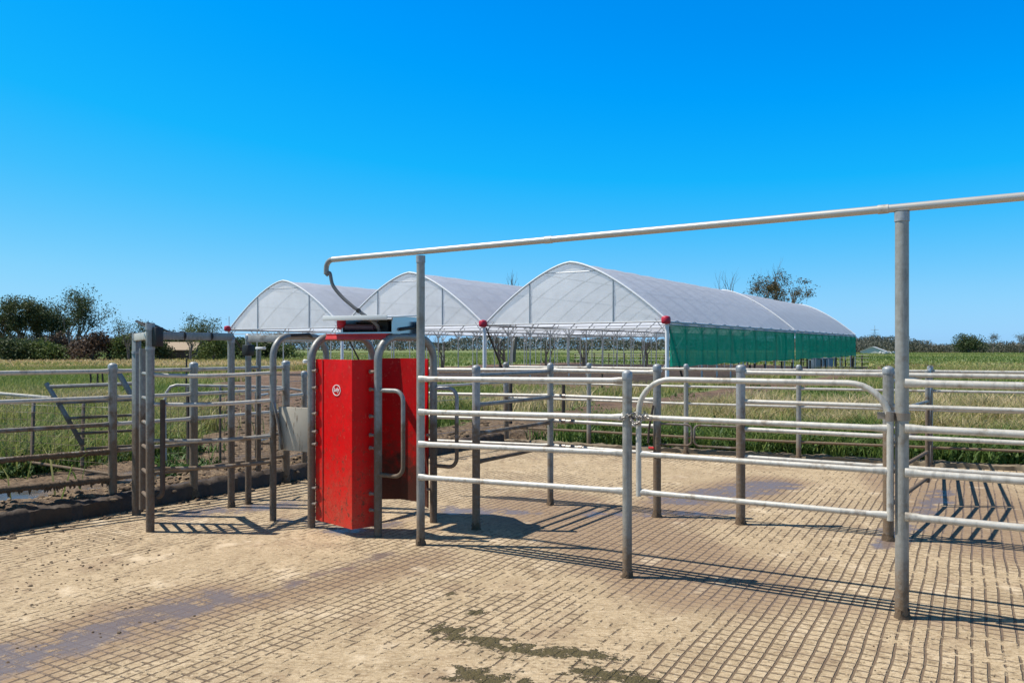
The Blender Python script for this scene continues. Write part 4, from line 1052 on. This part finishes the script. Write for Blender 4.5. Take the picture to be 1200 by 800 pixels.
def bush(base, w, h, label, seed, mat, n=1400, size=.2, group=None, name='shrub', cat='shrub'):
    T = thing(name, base, label, cat, group); rnd = random.Random(seed); C = []
    b = MB()
    for k in range(9):
        a_ = rnd.uniform(0,6.28); q = up(base,0)+Vector((math.cos(a_)*w*.35*rnd.random(), math.sin(a_)*w*.35*rnd.random(), h*rnd.uniform(.5,.9))); b.tube([up(base,-.1), (up(base,0)+q)/2+Vector((0,0,.1*h)), q], [h*.025,h*.018,h*.006], 5)
        rr = rnd.uniform(.16,.32)*min(w,h*1.2); m = int(n/9*rnd.uniform(.6,1.4)); g_ = rng.normal(0,1,(m,3)); g_ /= np.linalg.norm(g_,axis=1)[:,None]; g_ *= (rng.random(m)**.5)[:,None]*rr*1.3
        c = np.array([q.x, q.y, max(q.z*.75, rr*.8)]); C.append(g_*np.array([1,1,.85])+c)
    b.build('trunk', M['bark'], T)
    for k in range(5):
        q = np.array([base.x+rnd.uniform(-.5,.5)*w, base.y+rnd.uniform(-.3,.3)*w, h*rnd.uniform(.15,.4)]); m = n//10; C.append(rng.normal(0,1,(m,3))*np.array([w*.16,w*.16,h*.14])+q)
    C = np.concatenate(C); C = C[C[:,2] > .02]; k = len(C); v1 = rng.normal(0,1,(k,3)); v1 /= np.linalg.norm(v1,axis=1)[:,None]; v2 = np.cross(v1, rng.normal(0,1,(k,3))); v2 /= np.linalg.norm(v2,axis=1)[:,None]
    s_ = size*rng.uniform(.6,1.3,k)[:,None]; leaf_mesh('crown', C, v1*s_, v2*s_*.5, rng.random(k), M[mat], T); return T
GT = 'trees along the left paddock edge'
YT = 116
tree('gum_tree', at(2,YT+3), 8.6, 'tall dark gum tree cut by the left edge of the picture', 'tree', 21, 'euc', .72, 25, .20, 2, 4, -.03, .75, GT, clump=.052)
tree('gum_tree', at(22,YT), 8.6, 'dense dark gum tree second from the left edge, wide crown', 'tree', 33, 'euc', .80, 25, .20, 2, 4, 0, .8, GT, clump=.052)
tree('gum_tree', at(46,YT+2), 8.9, 'dark gum tree left of the tall open crowned one', 'tree', 4, 'euc', .78, 25, .20, 2, 4, .02, .75, GT, clump=.052)
tree('gum_tree', at(86,YT-2), 9.6, 'tallest gum tree with open crown and two bare slender trunks', 'tree', 15, 'euc', .55, 44, .19, 3, 3, .0, .7, GT, clump=.075, trunkfrac=.46)
bush(at(12,YT-8), 4.2, 3.3, 'rounded dark shrub at the left edge under the gums', 3, 'euc', 1800, .18, GT)
bush(at(40,YT-6), 4.5, 2.9, 'yellow green shrub below the dense gums', 5, 'bush', 1800, .18, GT)
bush(at(66,YT-6), 4.6, 2.6, 'low olive shrub left of the slender double trunks', 6, 'bush', 1800, .18, GT)
bush(at(108,YT-5), 4.8, 4.4, 'large rusty brown bush right of the tallest gum', 8, 'rust', 2400, .18, GT)
bush(at(129,YT-3), 3.0, 3.9, 'thin brownish bush between the rusty bush and the green one', 9, 'rust', 900, .16, GT)
bush(at(146,YT-4), 4.2, 4.2, 'bright green bush just left of the entry frame', 10, 'bush', 2000, .18, GT)
tree('bare_tree', at(150,YT-6), 5.0, 'pale forked bare tree before the bright green bush', 'tree', 12, 'euc', .5, 3, .15, 2, 3, .05, .9, GT)
tree('gum_tree', at(142,YT+8), 6.0, 'wispy small gum rising over the bright green bush', 'tree', 13, 'euc', .4, 6, .17, 2, 3, 0, .7, GT)
tree('gum_tree', at(168,YT+6), 5.4, 'wispy small gum right behind the entry uprights', 'tree', 14, 'euc', .5, 9, .17, 2, 3, 0, .7, GT)
bush(at(186,YT-2), 3.6, 3.4, 'dark shrub left of the beige shed', 16, 'euc', 1500, .18, GT)
tree('bare_tree', at(222,YT-6), 4.6, 'pale bare tree in front of the beige shed', 'tree', 17, 'bush', .5, 7, .15, 3, 3, 0, .9, GT)
tree('gum_tree', at(228,YT+7), 6.4, 'small gum poking above the box beam', 'tree', 18, 'euc', .45, 13, .18, 2, 3, 0, .7, GT)
tree('gum_tree', at(244,YT+4), 5.9, 'thin gum left of the leftmost red tunnel cap', 'tree', 19, 'euc', .6, 12, .18, 2, 3, 0, .7, GT)
bush(at(250,YT-2), 4.6, 3.7, 'green bush beneath the leftmost red tunnel cap', 20, 'bush', 2000, .18, GT)
bush(at(208,YT+9), 5.0, 3.9, 'dark bush behind the beige shed', 22, 'euc', 1800, .2, GT)
for i, (px_, hh, mt, l) in enumerate(((275,3.6,'euc','dark rounded bush seen between the race uprights'),(292,3.2,'bush','olive bush seen just right of the race uprights'),(312,3.4,'euc','dark bush seen left of the first bent hoop'),(332,2.6,'bush','low bush seen through the first bent hoop'))):
    bush(at(px_,YT+6+i*3), 4.4, hh, l, 40+i, mt, 1500, .2, GT)
tree('gum_tree', at(63,YT+7), 7.4, 'dark gum filling the gap behind the slender double trunks', 'tree', 91, 'euc', .85, 22, .20, 2, 4, 0, .8, GT, clump=.06)
bush(at(-8,YT+4), 5.5, 5.0, 'dark tall bush at the very left edge behind the gums', 92, 'euc', 2200, .2, GT)
bush(at(72,YT+4), 5.5, 4.3, 'brownish green bush behind the slender double trunks', 93, 'rust', 2000, .18, GT)
bush(at(164,YT+3), 4.6, 4.6, 'olive bush rising behind the entry uprights', 94, 'euc', 2000, .19, GT)
bush(at(198,YT+13), 5.2, 5.0, 'tall dark bush behind the beige shed roof', 95, 'euc', 2200, .2, GT)
bush(at(236,YT+10), 5.0, 4.8, 'tall green bush right of the beige shed', 96, 'bush', 2200, .2, GT)
# dead and leafy trees behind the tunnels
DT = 'dead trees beyond the tunnels'
tree('dead_tree', at(600,92), 10.4, 'tall dead tree whose bare twigs rise in the notch between two tunnels', 'tree', 52, 'euc', .5, 0, .1, 1, 4, 0, .55, DT, 'deadwood', nl=False)
tree('dead_tree', at(862,112), 12.6, 'bare dead tree rising behind the ridge left of the russet gum', 'tree', 57, 'euc', .5, 0, .1, 1, 4, -.06, .55, DT, 'deadwood', nl=False)
tree('gum_tree', at(912,108), 11.6, 'russet green gum with bare top twigs behind the tunnel ridge', 'tree', 61, 'gumrust', .62, 20, .16, 2, 4, 0, .7, None, 'bark', .036)
tree('dead_tree', at(918,112), 14.2, 'leafless grey tree standing through the top of the russet gum', 'tree', 63, 'euc', .5, 0, .1, 1, 4, .05, .45, DT, 'deadwood', nl=False)
for i, (px_, Y_, hh, l) in enumerate(((519,62,3.0,'dark leaning dead trunk just right of the red gate box'),(590,60,3.3,'pale twisted dead tree behind the middle red tunnel cap'),(641,66,3.1,'broken dead tree seen under the near tunnel, left of its middle'),(684,70,3.1,'blackened dead trunk seen under the middle of the near tunnel'),(756,72,2.9,'stunted dead tree under the right part of the near gable'))):
    tree('dead_tree', at(px_,Y_), hh, l, 'tree', 70+i, 'euc', .5, 0, .1, 2, 3, .12*(-1)**i, .9, DT, 'deadwood', nl=False)
# far scrub masses
def far_wood(name, y0, r0, r1, n, hmax, size, label, thick=40, gap=.0, mat='haze_tree'):
    r = rng.uniform(r0, r1, n); y = y0+rng.uniform(0, thick, n); x = r*y
    hh = np.array([max(.5, hmax*(.72+.55*fbm(float(a_)*1.0, 0, 4/ y0*3, 14)+.32*fbm(float(a_), 3, 60/y0, 15))) for a_ in x])
    z = hh*rng.random(n)**.75; c = np.c_[x, y, z]; v1 = rng.normal(0,1,(n,3)); v1[:,2] = np.abs(v1[:,2])*1.3; v1 /= np.linalg.norm(v1,axis=1)[:,None]; v2 = np.cross(v1, rng.normal(0,1,(n,3))); v2 /= np.linalg.norm(v2,axis=1)[:,None]
    s_ = size*rng.uniform(.5,1.4,n)[:,None]; o = leaf_mesh(name, c, v1*s_, v2*s_*.35, rng.random(n), M[mat]); return tag(o, label, 'woodland', kind='stuff')
far_wood('woodland', 300, .36, .70, 45000, 5.6, .40, 'grey brown scrub wood along the right horizon')
far_wood('woodland', 520, -.40, .45, 45000, 10.5, .8, 'dark distant wood along the horizon behind the tunnels', 60)
far_wood('woodland', 330, -.75, -.28, 36000, 9.0, .5, 'distant wood filling the gaps behind the left trees', 50)
bush(at(1136,283), 9.5, 7.0, 'dark spreading gum standing out of the far right scrub', 91, 'euc', 2600, .32, None, 'gum_tree', 'tree')
tree('bare_tree', at(1164,285), 7.0, 'bare pale tree in the far right scrub', 'tree', 82, 'haze_tree', .5, 2, .25, 2, 4, 0, .7, None)
tree('bare_tree', at(1195,285), 6.6, 'thin bare tree at the right edge of the far scrub', 'tree', 83, 'haze_tree', .5, 3, .25, 2, 4, 0, .7, None)
# sheds
def shed(base, w, d, h, rh, label, roofm, wallm, rot=0, name='shed', cat='shed'):
    T = thing(name, base, label, cat); cx, sx = math.cos(rot), math.sin(rot); ax = Vector((cx,sx,0)); ay = Vector((-sx,cx,0))
    b = MB(); q = lambda i, j, z: up(base,z)+ax*(i*w/2)+ay*(j*d/2)
    b.add([q(-1,-1,-.1),q(1,-1,-.1),q(1,1,-.1),q(-1,1,-.1),q(-1,-1,h),q(1,-1,h),q(1,1,h),q(-1,1,h),q(-1,0,h+rh),q(1,0,h+rh)],
          [(0,1,5,4),(2,3,7,6),(1,2,6,9,5),(3,0,4,8,7),(4,5,9,8),(6,7,8,9),(0,3,2,1)]); b.build('wall', M[wallm], T, False)
    b = MB(); e = .3
    vs = [up(base,h-.05)+ax*(i*(w/2+e))+ay*(j*(d/2+e)) for i in (-1,1) for j in (-1,1)] + [up(base,h+rh)+ax*(i*(w/2+e)) for i in (-1,1)]
    vs2 = [v+Z*.12 for v in vs]
    b.add(vs+vs2, [(0,2,5,4),(1,4,5,3),(6,10,11,8),(7,9,11,10),(0,6,8,2),(1,3,9,7),(0,4,10,6),(4,1,7,10),(2,8,11,5),(5,11,9,3)]); b.build('roof', M[roofm], T, False)
    b = MB(); b.box(up(base,h*.4)-ay*(d/2+.02), w*.14, .03, h*.4, ax, ay); b.build('door', M['darkwall'], T, False)
shed(at(212,YT+3), 4.8, 4, 1.3, 1.1, 'low shed with a beige roof half hidden by bare trees', 'roofbeige', 'darkwall', .1)
shed(at(1024,262), 9.5, 7, .55, 1.5, 'low white roofed shed beyond the end of the green curtain', 'whitewrap', 'whitewrap', R(62))
rj = thing('rubble_pile', at(1043,230), 'pale heap of junk right of the white roofed shed', 'heap')
b = MB(); rnd = random.Random(9)
for i in range(26): q = at(1043+rnd.uniform(-12,12), 230+rnd.uniform(-3,3)); b.box(up(q,rnd.uniform(.1,.6)), rnd.uniform(.2,.6), rnd.uniform(.2,.5), rnd.uniform(.1,.3), (1,rnd.uniform(-.5,.5),rnd.uniform(-.4,.4)), (0,1,0))
b.build('heap', M['whitewrap'], rj, False)
py = thing('power_pylon', at(1025,900), 'faint lattice power pylon on the far right horizon', 'pylon')
b = MB(); c = at(1025,900); 
for i in (-1,1):
    b.tube([c+Vector((i*2.2,0,0)), c+Vector((i*.5,0,22)), c+Vector((0,0,27))], .12, 4)
    for z0 in (4,9,14,18): k = 2.2-1.7*z0/22; b.tube([c+Vector((-i*k,0,z0)), c+Vector((i*(k-.35),0,z0+4))], .13, 4)
for z in (18,22): b.tube([c+Vector((-4.5,0,z)), c+Vector((4.5,0,z))], .18, 4)
b.build('lattice', M['rib'], py)

# ------------------------------------------------------------------ light, sky, camera
SD = Vector((1.0,-.10,0)).normalized(); ELEV = 59.0
ld = bpy.data.lights.new('sun', 'SUN'); ld.energy = 5.0; ld.angle = R(.5); ld.color = (1,.955,.88)
so = bpy.data.objects.new('sun', ld); COL.objects.link(so)
dv = Vector((SD.x*math.cos(R(ELEV)), SD.y*math.cos(R(ELEV)), -math.sin(R(ELEV))))
so.rotation_euler = dv.to_track_quat('-Z','Y').to_euler(); so.location = (-20,5,30)
w = bpy.data.worlds.new('World'); scn.world = w; w.use_nodes = True
nt = w.node_tree; nt.nodes.clear()
sk = nt.nodes.new('ShaderNodeTexSky'); sk.sky_type = 'NISHITA'; sk.sun_disc = False
sk.sun_elevation = R(ELEV); sk.sun_rotation = math.atan2(-SD.x, -SD.y); sk.altitude = 0; sk.air_density = 1.0; sk.dust_density = .3; sk.ozone_density = 1.5
EXPO = .26; KX = 2**-EXPO; SK = .13
v0 = nt.nodes.new('ShaderNodeVectorMath'); v0.operation = 'SCALE'; v0.inputs[3].default_value = SK
v1 = nt.nodes.new('ShaderNodeVectorMath'); v1.operation = 'SCALE'; v1.inputs[3].default_value = 1/SK
hs_ = nt.nodes.new('ShaderNodeRGBCurve')
def curve(i, pts):
    c = hs_.mapping.curves[i]
    while len(c.points) < len(pts): c.points.new(.5,.5)
    for p, (x, y) in zip(c.points, pts): p.location = (x, min(1,y*KX)); p.handle_type = 'VECTOR'
hs_.mapping.use_clip = False
curve(0, [(0,0),(.24,.0),(.32,.008),(.40,.052),(.52,.145),(.64,.235),(.74,.29),(.85,.335),(1,.36)])
curve(1, [(0,0),(.20,.19),(.324,.285),(.39,.36),(.49,.455),(.60,.52),(.71,.58),(.83,.65),(1,.72)])
curve(2, [(0,0),(.25,.55),(.45,.80),(.54,.90),(.60,.97),(.75,.99),(.90,.99),(.95,.99),(1,1.0)])
hs_.mapping.update()
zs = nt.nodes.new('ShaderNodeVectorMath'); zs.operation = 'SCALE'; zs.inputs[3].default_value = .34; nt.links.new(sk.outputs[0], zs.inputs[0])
bg = nt.nodes.new('ShaderNodeBackground'); bg.inputs[1].default_value = SK
wo = nt.nodes.new('ShaderNodeOutputWorld')
nt.links.new(sk.outputs[0], v0.inputs[0]); nt.links.new(v0.outputs[0], hs_.inputs['Color']); nt.links.new(hs_.outputs[0], v1.inputs[0]); 
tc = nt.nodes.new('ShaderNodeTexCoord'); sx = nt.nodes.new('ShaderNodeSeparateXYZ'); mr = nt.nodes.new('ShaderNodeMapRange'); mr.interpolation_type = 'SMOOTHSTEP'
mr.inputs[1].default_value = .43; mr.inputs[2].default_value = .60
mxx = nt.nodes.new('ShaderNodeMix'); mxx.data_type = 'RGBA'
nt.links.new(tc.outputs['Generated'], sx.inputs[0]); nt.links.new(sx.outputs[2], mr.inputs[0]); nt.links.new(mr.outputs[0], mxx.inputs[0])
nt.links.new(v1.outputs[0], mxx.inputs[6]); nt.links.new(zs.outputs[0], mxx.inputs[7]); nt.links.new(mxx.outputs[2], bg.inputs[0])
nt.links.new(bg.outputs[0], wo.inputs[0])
cd = bpy.data.cameras.new('camera'); cam = bpy.data.objects.new('camera', cd); COL.objects.link(cam)
cam.location = (0,0,H); cam.rotation_euler = (R(90),0,0)
cd.sensor_width = 36; cd.lens = 36*F/1200; cd.shift_y = (CY-400)/1200; cd.clip_start = .05; cd.clip_end = 6000
scn.camera = cam
vs_ = scn.view_settings; vs_.view_transform = 'Standard'; vs_.look = 'None'; vs_.gamma = 1; vs_.exposure = EXPO
try: scn.cycles.transparent_max_bounces = 24
except Exception: pass
